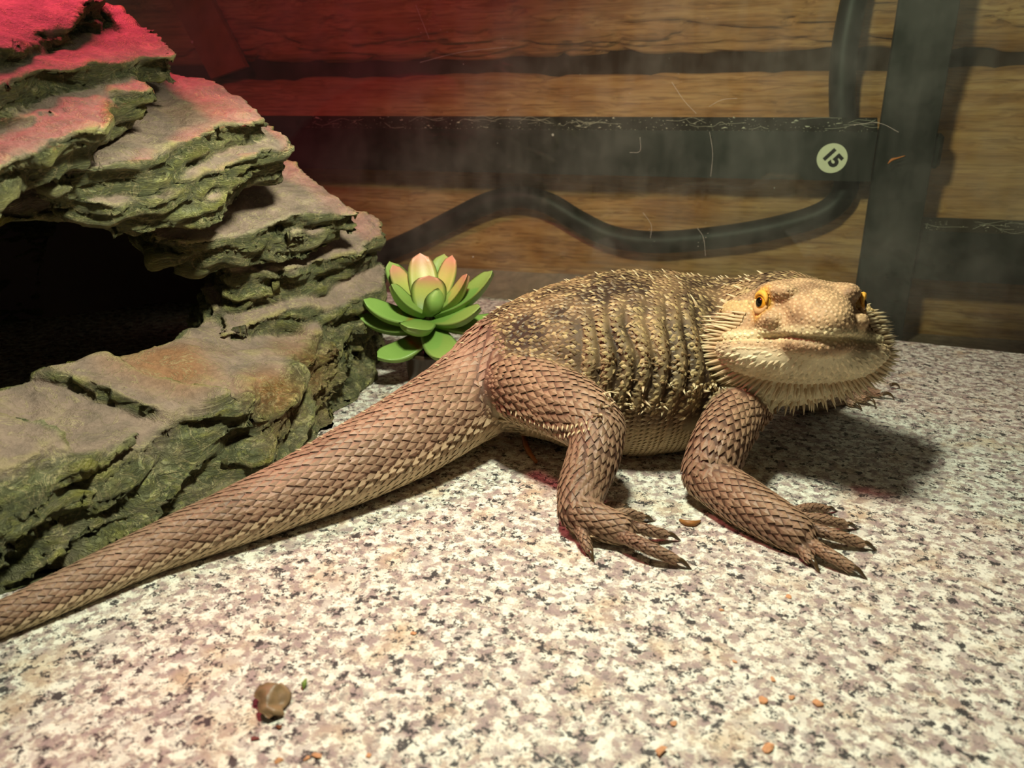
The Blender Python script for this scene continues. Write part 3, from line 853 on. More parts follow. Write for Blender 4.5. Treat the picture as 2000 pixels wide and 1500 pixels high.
# ------------------------------------------------------------------ bearded dragon
def make_dragon():
    h = 0.085
    lo, hi = np.array([-17.5, 12.0, -0.2]), np.array([17.5, 38.5, 8.2])
    dims = np.ceil((hi - lo) / h).astype(int)
    S = np.full(dims, 2.0, np.float32)
    LAB = np.zeros(dims, np.uint8)
    ax = [(lo[k] + h * np.arange(dims[k])).astype(np.float32) for k in range(3)]
    def region(a, b):
        i0 = np.clip(((np.asarray(a) - lo) / h).astype(int), 0, dims - 1); i1 = np.clip(((np.asarray(b) - lo) / h).astype(int) + 2, 1, dims)
        sl = tuple(slice(p, q) for p, q in zip(i0, i1))
        return sl, np.stack(np.meshgrid(ax[0][sl[0]], ax[1][sl[1]], ax[2][sl[2]], indexing='ij'), -1)
    cur = [S, LAB]
    def put(sl, d, k, lab, mode='u'):
        S, LAB = cur
        s = S[sl]
        d = d.astype(np.float32)
        if mode == 'u':
            LAB[sl] = np.where(d < s, lab, LAB[sl])
            S[sl] = smin(s, d, k)
        else:                                        # carve
            S[sl] = -smin(-s, d, k)
    def ell(c, r, k, lab, R=None, mode='u', pad=0.8):
        c, r = np.array(c, float), np.array(r, float)
        m = r.max() + pad
        sl, X = region(c - m, c + m)
        P = X - c.astype(np.float32)
        if R is not None: P = P @ R.astype(np.float32)      # columns of R = local axes
        k0 = np.sqrt(((P / r) ** 2).sum(-1)); k1 = np.sqrt(((P / (r * r)) ** 2).sum(-1)) + 1e-6
        put(sl, k0 * (k0 - 1) / k1, k, lab, mode)
    def chain(P, Ra, Rb, k, lab, up=(0, 0, 1)):
        """swept ellipse: Ra half-width (sideways), Rb half-height"""
        P = np.asarray(P, float); Ra = np.asarray(Ra, float); Rb = np.asarray(Rb, float)
        T, N, B = frames(P, up)
        for i in range(len(P) - 1):
            a, b = P[i], P[i + 1]
            m = max(Ra[i], Ra[i + 1], Rb[i], Rb[i + 1]) + 0.7
            sl, X = region(np.minimum(a, b) - m, np.maximum(a, b) + m)
            e = b - a; W = X - a.astype(np.float32)
            L2 = e @ e
            t = np.clip((W @ e.astype(np.float32)) / L2, 0, 1)
            ra = (Ra[i] + (Ra[i + 1] - Ra[i]) * t); rb = (Rb[i] + (Rb[i + 1] - Rb[i]) * t)
            D = W - t[..., None] * e.astype(np.float32)
            n = N[i] + N[i + 1]; n /= np.linalg.norm(n); bb = B[i] + B[i + 1]; bb /= np.linalg.norm(bb); tt = e / math.sqrt(L2)
            x, y, z = D @ bb.astype(np.float32), D @ n.astype(np.float32), D @ tt.astype(np.float32)
            rm = np.minimum(ra, rb)
            k0 = np.sqrt((x / ra) ** 2 + (y / rb) ** 2 + (z / rm) ** 2); k1 = np.sqrt((x / ra ** 2) ** 2 + (y / rb ** 2) ** 2 + (z / rm ** 2) ** 2) + 1e-6
            put(sl, k0 * (k0 - 1) / k1, k, lab)
    tubes = []
    def limb(P, R, k, lab, sub=6, row=0.30, wid=0.30, flat=1.0, rec=True):
        P = smooth_path(np.asarray(P, float), sub)
        R = np.interp(np.linspace(0, len(R) - 1, len(P)), np.arange(len(R)), R)
        chain(P, R, R * flat, k, lab)
        if rec: tubes.append((P, R, lab, row, wid))
    # --- tail
    tz = [(-480, 1385, .15, .13), (-240, 1302, .26, .25), (0, 1210, .42, .41), (150, 1143, .52, .52), (300, 1073, .65, .64), (430, 1020, .82, .81), (560, 966, 1.05, 1.02), (690, 905, 1.38, 1.30), (800, 848, 1.72, 1.52), (900, 785, 2.15, 1.72), (985, 728, 2.75, 2.05)]
    limb([atz(x, y, z) for x, y, z, r in tz], [r for *_, r in tz], 0.15, 1, 6, 0.34, 0.36)
    # --- trunk
    bz = [(985, 728, 32.0, 2.2, 2.0), (1050, 712, 32.2, 3.1, 2.6), (1140, 708, 32.3, 4.1, 3.2), (1230, 706, 32.4, 4.6, 3.5), (1310, 702, 32.6, 4.0, 3.4), (1385, 690, 32.6, 2.6, 2.9), (1440, 670, 32.0, 2.1, 2.4), (1500, 640, 30.3, 1.9, 1.9), (1545, 620, 28.8, 1.8, 1.5)]
    BP = smooth_path(np.array([att(x, y, z) for x, y, z, *_ in bz]), 3)
    f_ = np.linspace(0, len(bz) - 1, len(BP))
    chain(BP, np.interp(f_, range(len(bz)), [b[3] for b in bz]), np.interp(f_, range(len(bz)), [b[4] for b in bz]), 0.5, 2)
    # --- head, in its own axes: s to the viewer's right, f to the snout, z up
    HO = att(1582, 592, 26.8)
    HS = 0.94
    ya, pi_ = math.radians(5), math.radians(13)
    f3 = np.array([-math.sin(ya) * math.cos(pi_), -math.cos(ya) * math.cos(pi_), math.sin(pi_)])
    s3 = np.array([math.cos(ya), -math.sin(ya), 0]); z3 = np.cross(s3, f3) * 1.0
    if z3[2] < 0: z3 = -z3
    HR = np.stack([s3, f3, z3], 1)
    hp = lambda s, f, z: HO + HS * (s * s3 + f * f3 + z * z3)
    H = lambda c, r, k, mode='u', lab=3, rot=None: ell(hp(*c), np.array(r) * HS, k, lab, HR if rot is None else HR @ rot, mode)
    def rz(a):
        a = math.radians(a); return np.array([[math.cos(a), -math.sin(a), 0], [math.sin(a), math.cos(a), 0], [0, 0, 1.0]])
    def ry(a):
        a = math.radians(a); return np.array([[math.cos(a), 0, math.sin(a)], [0, 1.0, 0], [-math.sin(a), 0, math.cos(a)]])
    def rx(a):
        a = math.radians(a); return np.array([[1.0, 0, 0], [0, math.cos(a), -math.sin(a)], [0, math.sin(a), math.cos(a)]])
    SH, LH = np.full(dims, 2.0, np.float32), np.zeros(dims, np.uint8)
    cur[0], cur[1] = SH, LH
    H((0, -0.9, -0.10), (1.95, 1.9, 1.0), 0.4)                   # skull
    H((0, 0.85, -0.22), (1.12, 1.85, 0.74), 0.45, rot=rx(-10))    # snout
    H((0, 1.95, -0.62), (0.74, 0.90, 0.50), 0.35)                # nose
    H((0, -0.3, -0.95), (2.0, 1.6, 0.45), 0.3)                   # upper jaw
    H((0, 1.25, -0.90), (1.20, 1.28, 0.36), 0.35)
    H((0, -0.3, -1.55), (2.0, 1.5, 0.5), 0.30)                   # lower jaw
    H((0, 1.05, -1.45), (1.20, 1.50, 0.44), 0.25)
    for sg in (-1, 1):
        H((1.95 * sg, -1.75, -0.75), (1.05, 1.25, 0.95), 0.5)    # jaw muscle
        H((1.25 * sg, 0.05, 0.40), (0.45, 1.25, 0.34), 0.3, rot=rz(10 * sg))   # brow
        H((1.55 * sg, 0.35, -0.58), (0.34, 0.80, 0.30), 0.4)     # cheekbone under the eye
        H((2.1 * sg, -1.0, -1.75), (1.1, 1.4, 0.7), 0.5)         # jowl
    H((0, -1.7, -2.35), (3.25, 1.4, 1.35), 0.6, lab=4)           # beard
    H((0, -0.5, -2.05), (2.4, 1.7, 0.80), 0.6, lab=4)
    H((-0.4, -2.2, -2.9), (2.3, 1.4, 1.15), 0.6, lab=4)          # throat
    # eye sockets and the corner of the mouth
    EY = [hp(sg * 1.60, 0.10, -0.02) for sg in (-1, 1)]
    for sg, e in zip((-1, 1), EY):
        ell(hp(0.45 * sg, 2.3, -0.42), (0.09, 0.13, 0.09), 0.05, 3, None, 'c')
        ell(e + s3 * sg * 0.30 + f3 * 0.05, (0.37, 0.37, 0.36), 0.12, 3, None, 'c')
        ell(hp(2.95 * sg, -1.75, -0.75), (0.28, 0.28, 0.30), 0.15, 3, None, 'c')     # ear
    cur[0], cur[1] = S, LAB
    sl_, _ = region(HO - 6.5, HO + 6.5)
    LAB[sl_] = np.where(SH[sl_] < S[sl_], LH[sl_], LAB[sl_])
    S[sl_] = smin(S[sl_], SH[sl_], 0.22)
    # --- limbs
    A = lambda x, y, t: att(x, y, t)
    # near fore limb
    limb([A(1462, 775, 30.0), A(1438, 805, 28.6), A(1405, 865, 27.2), atz(1380, 930, 1.0)], [.98, .90, .80, .74], 0.3, 5, 6, .26, .28)
    limb([atz(1380, 930, 1.0), atz(1445, 975, 0.85), atz(1510, 1015, 0.68), atz(1560, 1045, 0.5)], [.74, .72, .62, .50], 0.2, 6, 6, .25, .27)
    digits = []
    def digit(pts, r, k=0.06, claw=0.52):
        r = r * 0.84
        P = [atz(*q) if len(q) == 3 else A(*q[:3]) for q in pts]
        limb(P, np.linspace(r, r * 0.72, len(P)), k, 7, 5, .19, .20)
        digits.append((P[-2], P[-1], r * 0.62, claw))
    hz = 0.30
    digit([(1535, 1038, .45), (1560, 1066, .36), (1580, 1090, .22)], .24)
    digit([(1552, 1042, .45), (1610, 1078, .44), (1658, 1106, .24)], .25)
    digit([(1562, 1026, .45), (1626, 1044, .42), (1678, 1060, .23)], .24)
    digit([(1560, 1012, .45), (1612, 1016, .40), (1648, 1024, .22)], .22)
    digit([(1545, 1002, .45), (1582, 992, .36), (1612, 994, .20)], .20)
    # near hind limb
    limb([A(985, 745, 30.6), A(1030, 760, 29.3), A(1110, 795, 27.8), A(1168, 835, 26.7)], [1.2, 1.2, 1.05, .82], 0.35, 8, 6, .26, .28)
    limb([A(1168, 835, 26.7), A(1160, 890, 26.1), A(1138, 950, 25.7), atz(1130, 1000, .72)], [.80, .74, .66, .54], 0.25, 9, 6, .25, .27)
    limb([atz(1128, 1000, .72), atz(1170, 1020, .60), atz(1215, 1035, .5)], [.54, .46, .38], 0.2, 7, 6, .24, .26)
    digit([(1120, 1012, .5), (1138, 1046, .40), (1149, 1072, .20)], .23)
    digit([(1190, 1035, .45), (1258, 1066, .52), (1316, 1092, .25)], .26)
    digit([(1195, 1022, .45), (1250, 1032, .50), (1298, 1044, .26)], .24)
    digit([(1180, 1010, .45), (1222, 1003, .42), (1252, 1010, .22)], .22)
    digit([(1160, 1003, .45), (1190, 990, .38), (1212, 990, .20)], .20)
    # far fore limb
    limb([A(1500, 720, 32.5), A(1560, 745, 34.5), A(1600, 765, 36.0)], [1.1, 1.0, .8], 0.35, 6, 6)
    limb([A(1600, 765, 36.0), A(1640, 772, 36.6)], [.8, .5], 0.2, 6, 6)
    digit([(1630, 775, 36.4, 1), (1650, 782, 36.1, 1), (1664, 788, 35.8, 1)], .24)
    digit([(1640, 770, 36.6, 1), (1672, 776, 36.4, 1), (1690, 780, 36.0, 1)], .26)
    digit([(1650, 765, 36.8, 1), (1695, 765, 37.0, 1), (1722, 769, 36.8, 1)], .26)
    digit([(1650, 760, 37.2, 1), (1705, 752, 37.9, 1), (1738, 752, 38.0, 1)], .24)
    # far hind limb (behind the belly)
    limb([A(1030, 720, 34.0), A(1120, 735, 36.5), A(1150, 760, 37.0)], [1.3, 1.1, .8], 0.35, 9, 6)
    limb([A(1150, 760, 37.0), A(1120, 790, 35.8), A(1160, 800, 35.0)], [.8, .6, .4], 0.2, 9, 6)
    S[0] = S[-1] = 1; S[:, 0] = 1; S[:, -1] = 1; S[:, :, -1] = 1; S[:, :, 0] = 1
    V, Q = surface_nets(S, h, lo)
    # keep only the one connected body
    V = V * 0.5 + lap_mean(V, Q, len(V)) * 0.5
    N = vert_normals(V, Q)
    ii = np.clip(np.round((V - lo) / h).astype(int), 0, dims - 1)
    lab = LAB[ii[:, 0], ii[:, 1], ii[:, 2]]
    V[:, 2] = np.maximum(V[:, 2], 0.012)
    # trunk coordinates
    BT = np.gradient(BP, axis=0); BT /= np.linalg.norm(BT, axis=1, keepdims=True)
    def trunk_s(P):
        d = ((P[:, None, :] - BP[None]) ** 2).sum(-1)
        j = d.argmin(1)
        return j / (len(BP) - 1)
    hl = (V - HO) @ HR / HS                                    # head coordinates of every vertex
    # mouth line and labial seams
    disp = np.zeros(len(V))
    head = (lab == 3) | (lab == 4)
    rad_ = np.sqrt((hl[:, 0] / 2.2) ** 2 + (hl[:, 1] / 2.9) ** 2)
    mz = -1.16 - 0.13 * np.clip(1.5 - hl[:, 1], 0, 4)
    mg = np.exp(-((hl[:, 2] - mz) / 0.06) ** 2) * np.clip((hl[:, 1] + 2.0) / 0.8, 0, 1) * head
    disp -= 0.12 * mg
    lip_ = np.exp(-((hl[:, 2] - mz - 0.2) / 0.11) ** 2) * np.clip((hl[:, 1] + 2.0) / 0.8, 0, 1) * head
    disp += 0.06 * lip_
    # skin folds on the flank
    sx = (V @ np.array([1.0, 0.05, -0.10]))
    fold_w = np.exp(-((V[:, 2] - 4.2) / 1.7) ** 2) * (lab == 2) * np.clip((sx - 3.0) / 1.0, 0, 1) * np.clip((8.2 - sx) / 0.7, 0, 1)
    ph = sx * 2 * math.pi / 0.66 + 3.0 * vnoise(V, 0.6, 5)
    disp += fold_w * (0.15 * (np.abs(np.sin(ph / 2)) - 0.5) * 2)
    disp += 0.03 * fbm(V, 1.6, 2, 8) * (lab == 2)
    disp[V[:, 2] < 0.05] = 0
    V = V + N * disp[:, None]
    V[:, 2] = np.maximum(V[:, 2], 0.012)
    N = vert_normals(V, Q)
    bvh = BVHTree.FromPolygons([tuple(v) for v in V], [tuple(q) for q in Q.tolist()])
    # --- pigment
    c_tail, c_tail2, c_pale = np.array(srgb(154, 115, 97)), np.array(srgb(118, 84, 68)), np.array(srgb(206, 184, 148))
    c_back, c_dark, c_ridge = np.array(srgb(138, 110, 80)), np.array(srgb(66, 48, 36)), np.array(srgb(184, 160, 114))
    c_belly = np.array(srgb(178, 154, 116)); c_head = np.array(srgb(180, 146, 110)); c_beard = np.array(srgb(232, 218, 182)); c_org = np.array(srgb(214, 156, 64)); c_lip = np.array(srgb(222, 204, 160))
    c_limb = np.array(srgb(142, 108, 86)); c_head2 = np.array(srgb(122, 92, 68))
    mixc = lambda a, b, f: a * (1 - np.clip(f, 0, 1)[:, None]) + b * np.clip(f, 0, 1)[:, None]
    def pigment(P, Nr, lb):
        n1, n2, n3 = fbm(P, 0.9, 3, 21), fbm(P, 2.2, 2, 22), vnoise(P, 0.5, 23)
        one = np.ones((len(P), 1))
        c = one * c_limb
        tail = mixc(one * c_tail, one * c_tail2, 0.5 + 0.5 * n1)
        tail = mixc(tail, one * c_pale, (-(Nr[:, 2]) + 0.15) * 1.5)
        body = mixc(one * c_back, one * c_dark, 0.45 + 1.4 * n1)
        fl = np.clip(1 - np.abs(P[:, 2] - 3.6) / 1.9, 0, 1) * (Nr[:, 2] < 0.75)
        body = mixc(body, one * c_dark, fl * 0.75)
        fph = (P @ np.array([1.0, 0.05, -0.10])) * math.pi / 0.66 + 1.5 * vnoise(P, 0.6, 5)
        body = mixc(body, one * c_ridge, 0.5 * np.clip(np.abs(np.sin(fph)) * 3 - 2, 0, 1) * (P[:, 0] > 2.5) * (P[:, 2] > 2.6) * (Nr[:, 2] < 0.85))
        body = mixc(body, one * c_belly, np.clip((2.3 - P[:, 2] + 0.3 * n1) / 0.5, 0, 1))
        hh = (P - HO) @ HR / HS
        head_ = mixc(one * c_head, one * c_head2, 0.25 + 0.8 * n2)
        head_ = mixc(head_, one * c_lip, np.clip(1 - np.abs(hh[:, 2] + 1.05 + 0.13 * np.clip(1.5 - hh[:, 1], 0, 4)) / 0.32, 0, 1) * (hh[:, 1] > -2.0) * 1.3)
        for sg in (-1, 1):
            de = np.linalg.norm((hh - np.array([1.95 * sg, 0.15, 0.05])) / np.array([1, 1, 1.25]), axis=1)
            head_ = mixc(head_, one * c_org, (0.72 - de) * 3.0)
            st_ = np.abs(hh[:, 2] + 0.15 - 0.02 * hh[:, 1]) < 0.22
            head_ = mixc(head_, one * np.array(srgb(200, 170, 116)), 0.55 * st_ * (hh[:, 1] < -0.4) * (np.abs(hh[:, 0]) > 1.2))
        beard = mixc(one * c_beard, one * np.array(srgb(198, 176, 138)), 0.1 + 0.5 * n2)
        hd = mixc(head_, beard, np.clip((-1.55 - hh[:, 2]) / 0.35, 0, 1))
        limb_ = mixc(one * c_limb, one * c_tail2, 0.35 + 0.6 * n1)
        limb_ = mixc(limb_, one * c_pale, (-(Nr[:, 2]) - 0.35) * 1.4)
        for ls, cc in (((1,), tail), ((2,), body), ((3, 4), hd), ((5, 6, 7, 8, 9), limb_)):
            m = np.isin(lb, ls); c[m] = cc[m]
        return c
    colr = pigment(V, N, lab)
    for _ in range(3): colr = lap_mean(colr, Q, len(V))
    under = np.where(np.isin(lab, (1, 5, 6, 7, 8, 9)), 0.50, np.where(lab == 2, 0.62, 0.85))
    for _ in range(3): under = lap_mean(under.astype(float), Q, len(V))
    root_w = c2w(np.array([BP[6][0], BP[6][1], 0.0]))
    root = empty('bearded_dragon', root_w)
    tag(root, 'brown bearded dragon lizard standing on the granite tile with spiky cream beard', 'lizard')
    # skin between the scales is darker than the scales
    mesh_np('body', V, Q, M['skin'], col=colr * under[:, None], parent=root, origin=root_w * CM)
    # --- scales
    SV, SF, SCc = [], [], []
    unit = np.array([(-0.10, 0, -0.05), (0.42, 0.5, 0.0), (0.42, -0.5, 0.0), (1.0, 0, 0.22), (0.45, 0, 0.24), (0.5, 0, -0.3)])
    ufac = np.array([(0, 4, 1), (1, 4, 3), (3, 4, 2), (2, 4, 0), (0, 1, 5), (1, 3, 5), (3, 2, 5), (2, 0, 5)])[:, ::-1]
    dome = np.array([(-0.5, 0, 0), (-0.25, 0.45, 0), (0.25, 0.45, 0.04), (0.5, 0, 0.06), (0.25, -0.45, 0.04), (-0.25, -0.45, 0), (-0.22, 0.0, 0.15), (0.2, 0.0, 0.22)])
    dfac = np.array([(0, 6, 1), (1, 6, 7), (1, 7, 2), (2, 7, 3), (3, 7, 4), (4, 7, 5), (5, 7, 6), (5, 6, 0)])[:, ::-1]
    def add_scales(P, Nr, T, ln, wd, ht, col, shape='keel', tipcol=None, tipw=0.0):
        U, Fc = (unit, ufac) if shape == 'keel' else (dome, dfac)
        P, Nr, T = np.array(P), np.array(Nr), np.array(T)
        T = T - Nr * (T * Nr).sum(1, keepdims=True); T /= np.linalg.norm(T, axis=1, keepdims=True) + 1e-9
        B = np.cross(Nr, T)
        ln, wd, ht = [np.broadcast_to(np.asarray(q, float), (len(P),)) for q in (ln, wd, ht)]
        W = P[:, None] + (U[None, :, 0] * ln[:, None])[..., None] * T[:, None] + (U[None, :, 1] * wd[:, None])[..., None] * B[:, None] + (U[None, :, 2] * ht[:, None])[..., None] * Nr[:, None]
        base = sum(len(v) for v in SV)
        SV.append(W.reshape(-1, 3))
        SF.append((Fc[None] + (base + np.arange(len(P)) * len(U))[:, None, None]).reshape(-1, 3))
        cc = np.repeat(col[:, None], len(U), 1)
        if tipcol is not None and shape == 'keel':
            cc[:, 3] = cc[:, 3] * (1 - tipw) + tipcol * tipw; cc[:, 4] = cc[:, 4] * (1 - tipw * 0.6) + tipcol * tipw * 0.6
            cc[:, 0] *= 0.7
        if tipcol is not None and shape != 'keel':
            cc[:, 6:] = cc[:, 6:] * (1 - tipw) + tipcol * tipw
        SCc.append(cc.reshape(-1, 3))
    vtree_lab = lab
    R_ = np.random.default_rng(3)
    for (P, R, lb, row, wid) in tubes:
        L = np.r_[0, np.cumsum(np.linalg.norm(np.diff(P, axis=0), axis=1))]
        T = np.gradient(P, axis=0); T /= np.linalg.norm(T, axis=1, keepdims=True)
        tailq = lb == 1
        s, odd = 0.0, 0
        gp, gn, gt, gl_, gw = [], [], [], [], []
        ref = np.array([0.2, 0.1, 0.97])
        while s < L[-1]:
            c = np.array([np.interp(s, L, P[:, q]) for q in range(3)]); r = np.interp(s, L, R); t = np.array([np.interp(s, L, T[:, q]) for q in range(3)]); t /= np.linalg.norm(t)
            w = wid * (0.55 + 0.45 * min(1, r / 0.9)) * (1.12 if tailq else 1); rw = row * (0.55 + 0.45 * min(1, r / 0.9))
            if tailq: w = wid * (0.36 + 0.34 * r); rw = row * (0.38 + 0.34 * r)
            b = np.cross(t, ref); b /= np.linalg.norm(b); n = np.cross(b, t)
            k = max(6, int(round(2 * math.pi * r / w)))
            for j in range(k):
                a = 2 * math.pi * (j + 0.5 * odd + R_.uniform(-.14, .14)) / k
                d = math.cos(a) * n + math.sin(a) * b
                o_ = c + d * r * 1.45 + t * R_.uniform(-.1, .1) * rw
                hit, nr, fi, _ = bvh.ray_cast(Vector(o_), Vector(-d), r * 1.2)
                if hit is None or hit.z < 0.03: continue
                vl = lab[Q[fi][0]]
                if vl != lb and not (vl > 4 and lb > 4): continue
                gp.append(hit); gn.append(nr); gt.append(-t if tailq else t); gl_.append(rw * 1.75); gw.append(w * 1.12)
            s += rw; odd ^= 1
        if not gp: continue
        gp, gn = np.array(gp), np.array(gn)
        cl = pigment(gp, gn, np.full(len(gp), lb)) * R_.uniform(0.82, 1.15, (len(gp), 1))
        gw = np.array(gw); gl_ = np.array(gl_)
        spiky = np.clip(1 - np.abs(gn[:, 2] + 0.10) / 0.30, 0, 1) if tailq else np.clip(1 - np.abs(gn[:, 2] + 0.35) / 0.35, 0, 1) * (lb in (8, 5))
        gt = np.array(gt)
        add_scales(gp + gn * 0.01, gn, gt, gl_ * R_.uniform(.9, 1.1, len(gp)), gw, gw * (0.62 + 1.1 * spiky), cl, 'keel', c_pale, 0.28)
    # belly rows
    bl_p, bl_n, bl_t = [], [], []
    Lb = np.r_[0, np.cumsum(np.linalg.norm(np.diff(BP, axis=0), axis=1))]
    s, odd = 0.4, 0
    while s < Lb[-1] * 0.86:
        c = np.array([np.interp(s, Lb, BP[:, q]) for q in range(3)]); c[2] = 2.4
        for j in range(46):
            a = math.radians(-100 + 2.6 * (j + 0.5 * odd))
            d = np.array([0, -math.cos(a), math.sin(a)]) * np.array([1, 1, 1.0])
            hit, nr, fi, _ = bvh.ray_cast(Vector(c + d * 5.6), Vector(-d), 5.0)
            if hit is None or hit.z < 0.05 or hit.z > 2.45 or lab[Q[fi][0]] != 2: continue
            bl_p.append(hit); bl_n.append(nr); bl_t.append((-1.0, 0.1, 0))
        s += 0.2; odd ^= 1
    bl_p, bl_n = np.array(bl_p), np.array(bl_n)
    add_scales(bl_p, bl_n, bl_t, 0.34, 0.23, 0.26, pigment(bl_p, bl_n, np.full(len(bl_p), 2)) * R_.uniform(.88, 1.12, (len(bl_p), 1)), 'keel', c_pale, 0.5)
    # fill what the rows left bare
    allp = np.concatenate([v.reshape(-1, 6, 3)[:, 4] for v in SV])
    tp = np.concatenate([t_[0] for t_ in tubes]); tt_ = np.concatenate([np.gradient(t_[0], axis=0) * (-1 if t_[2] == 1 else 1) for t_ in tubes])
    # scattered scales on trunk and head
    def scatter(mask, rad_fn, seed):
        r2 = np.random.default_rng(seed)
        cand = np.where(mask)[0]; r2.shuffle(cand)
        cell = {}; out = []
        g = 0.24
        P = V[cand]; rr = rad_fn(P, N[cand], hl[cand])
        key = np.floor(P / g).astype(int)
        for i in range(len(cand)):
            kx, ky, kz = key[i]; p = P[i]; r = rr[i]; ok = True
            for a in (-1, 0, 1):
                for b in (-1, 0, 1):
                    for c in (-1, 0, 1):
                        for q in cell.get((kx + a, ky + b, kz + c), ()):
                            e = q[0] - p[0]; f = q[1] - p[1]; gg = q[2] - p[2]
                            if e * e + f * f + gg * gg < r * r: ok = False; break
                        if not ok: break
                    if not ok: break
                if not ok: break
            if ok:
                cell.setdefault((kx, ky, kz), []).append(tuple(p)); out.append((cand[i], r))
        return np.array([o[0] for o in out]), np.array([o[1] for o in out])
    vis = (N[:, 1] < 0.55)
    taken = {}
    for p_ in allp: taken.setdefault(tuple(np.floor(p_ / 0.2).astype(int)), []).append(p_)
    idx, rr = scatter(np.isin(lab, (1, 5, 6, 7, 8, 9)) & (V[:, 2] > 0.08) & (N[:, 1] < 0.6), lambda P, n_, h_: np.full(len(P), 0.17), 9)
    keep = []
    for i_ in idx:
        p_ = V[i_]; kx = np.floor(p_ / 0.2).astype(int); ok = True
        for a in (-1, 0, 1):
            for b in (-1, 0, 1):
                for c in (-1, 0, 1):
                    for q_ in taken.get((kx[0] + a, kx[1] + b, kx[2] + c), ()):
                        if ((q_ - p_) ** 2).sum() < 0.165 ** 2: ok = False
        if ok: keep.append(i_)
    keep = np.array(keep)
    if len(keep):
        P, Nr = V[keep], N[keep]
        j_ = np.array([((tp - p_) ** 2).sum(1).argmin() for p_ in P])
        add_scales(P, Nr, tt_[j_], 0.3, 0.22, 0.16, pigment(P, Nr, lab[keep]) * R_.uniform(.82, 1.15, (len(keep), 1)), 'keel', c_pale, 0.25)
    # trunk
    idx, rr = scatter((lab == 2) & vis & (V[:, 2] > 2.35), lambda P, n_, h_: np.where(P[:, 2] < 2.2, 0.16, 0.145), 5)
    P, Nr = V[idx], N[idx]
    nz = fbm(P, 0.9, 3, 21)
    cl = pigment(P, Nr, lab[idx]) * R_.uniform(0.75, 1.25, (len(idx), 1))
    ridge = R_.random(len(idx)) < np.where(P[:, 2] > 2.2, 0.20, 0.0)
    cl[ridge] = cl[ridge] * 0.35 + c_ridge * 0.65
    T = np.tile(np.array([-1.0, 0.1, -0.15]), (len(idx), 1)); T[P[:, 2] > 4.5] = (-1.0, 0, 0.1)
    T = T + R_.normal(0, 0.35, T.shape)
    add_scales(P, Nr, T, rr * 1.75, rr * 1.25, rr * np.where(P[:, 2] < 2.2, 0.6, 0.95) * R_.uniform(.6, 1.5, len(rr)), cl, 'keel', c_ridge, 0.35)
    # head
    def hr(P, n_, h_):
        r = np.full(len(P), 0.125)
        r = np.where((h_[:, 2] > 0.1), 0.115, r)
        r = np.where(h_[:, 2] < -1.7, 0.16, r)
        return r
    eye_d = np.minimum(*[np.linalg.norm(V - (e + s3 * sg * 0.25), axis=1) for sg, e in zip((-1, 1), EY)])
    idx, rr = scatter(((lab == 3) | (lab == 4)) & (eye_d > 0.46), hr, 6)
    P, Nr, hh = V[idx], N[idx], hl[idx]
    cl = pigment(P, Nr, lab[idx]) * R_.uniform(0.82, 1.2, (len(idx), 1))
    cl = cl * np.where(R_.random((len(idx), 1)) < 0.16, 0.72, 1.0)
    T = -np.tile(f3, (len(idx), 1)) + 0.3 * (P - hp(0, 0, -0.8))
    low = hh[:, 2] < -1.6
    add_scales(P[~low], Nr[~low], T[~low], rr[~low] * 1.15, rr[~low] * 1.1, rr[~low] * 1.1, cl[~low], 'dome', c_lip, 0.12)
    add_scales(P[low], Nr[low], T[low], rr[low] * 1.9, rr[low] * 0.9, rr[low] * 0.9, cl[low], 'keel', c_lip, 0.4)
    SVa, SFa, SCa = np.concatenate(SV), np.concatenate(SF), np.concatenate(SCc)
    print('scales', len(SFa) // 8)
    so = mesh_np('scales', SVa, SFa, M['scale'], col=SCa, smooth=False, parent=root, origin=root_w * CM)
    so['kind'] = 'stuff'; so['label'] = 'overlapping keeled scales of the skin'
    # --- spines
    def spine_mesh(p, d, n, L, r, c0, c1, bend=0.18):
        d = d / np.linalg.norm(d)
        s1 = np.cross(d, n); s1 /= np.linalg.norm(s1) + 1e-9; s2 = np.cross(s1, d)
        ks = 6; rows = [(-.12, 1.0), (.25, .72), (.6, .38), (1.0, 0.0)]
        Vv, cc = [], []
        for t, rr_ in rows[:-1]:
            for j in range(ks):
                a = 2 * math.pi * j / ks
                Vv.append(p + d * L * t + s2 * (bend * L * t * t * -1) + r * rr_ * (math.cos(a) * s1 + math.sin(a) * s2)); cc.append(c0 * (1 - t) + c1 * max(t, 0))
        Vv.append(p + d * L - s2 * bend * L); cc.append(c1)
        Ff = [[i * ks + j, i * ks + (j + 1) % ks, (i + 1) * ks + (j + 1) % ks, (i + 1) * ks + j] for i in range(2) for j in range(ks)]
        Ff += [[2 * ks + j, 2 * ks + (j + 1) % ks, 3 * ks] for j in range(ks)]
        return np.array(Vv), Ff, np.array(cc)
    spn = []
    cs0, cs1 = np.array(srgb(168, 140, 104)), np.array(srgb(232, 218, 180))
    ctr = hp(0, -0.9, -1.2)
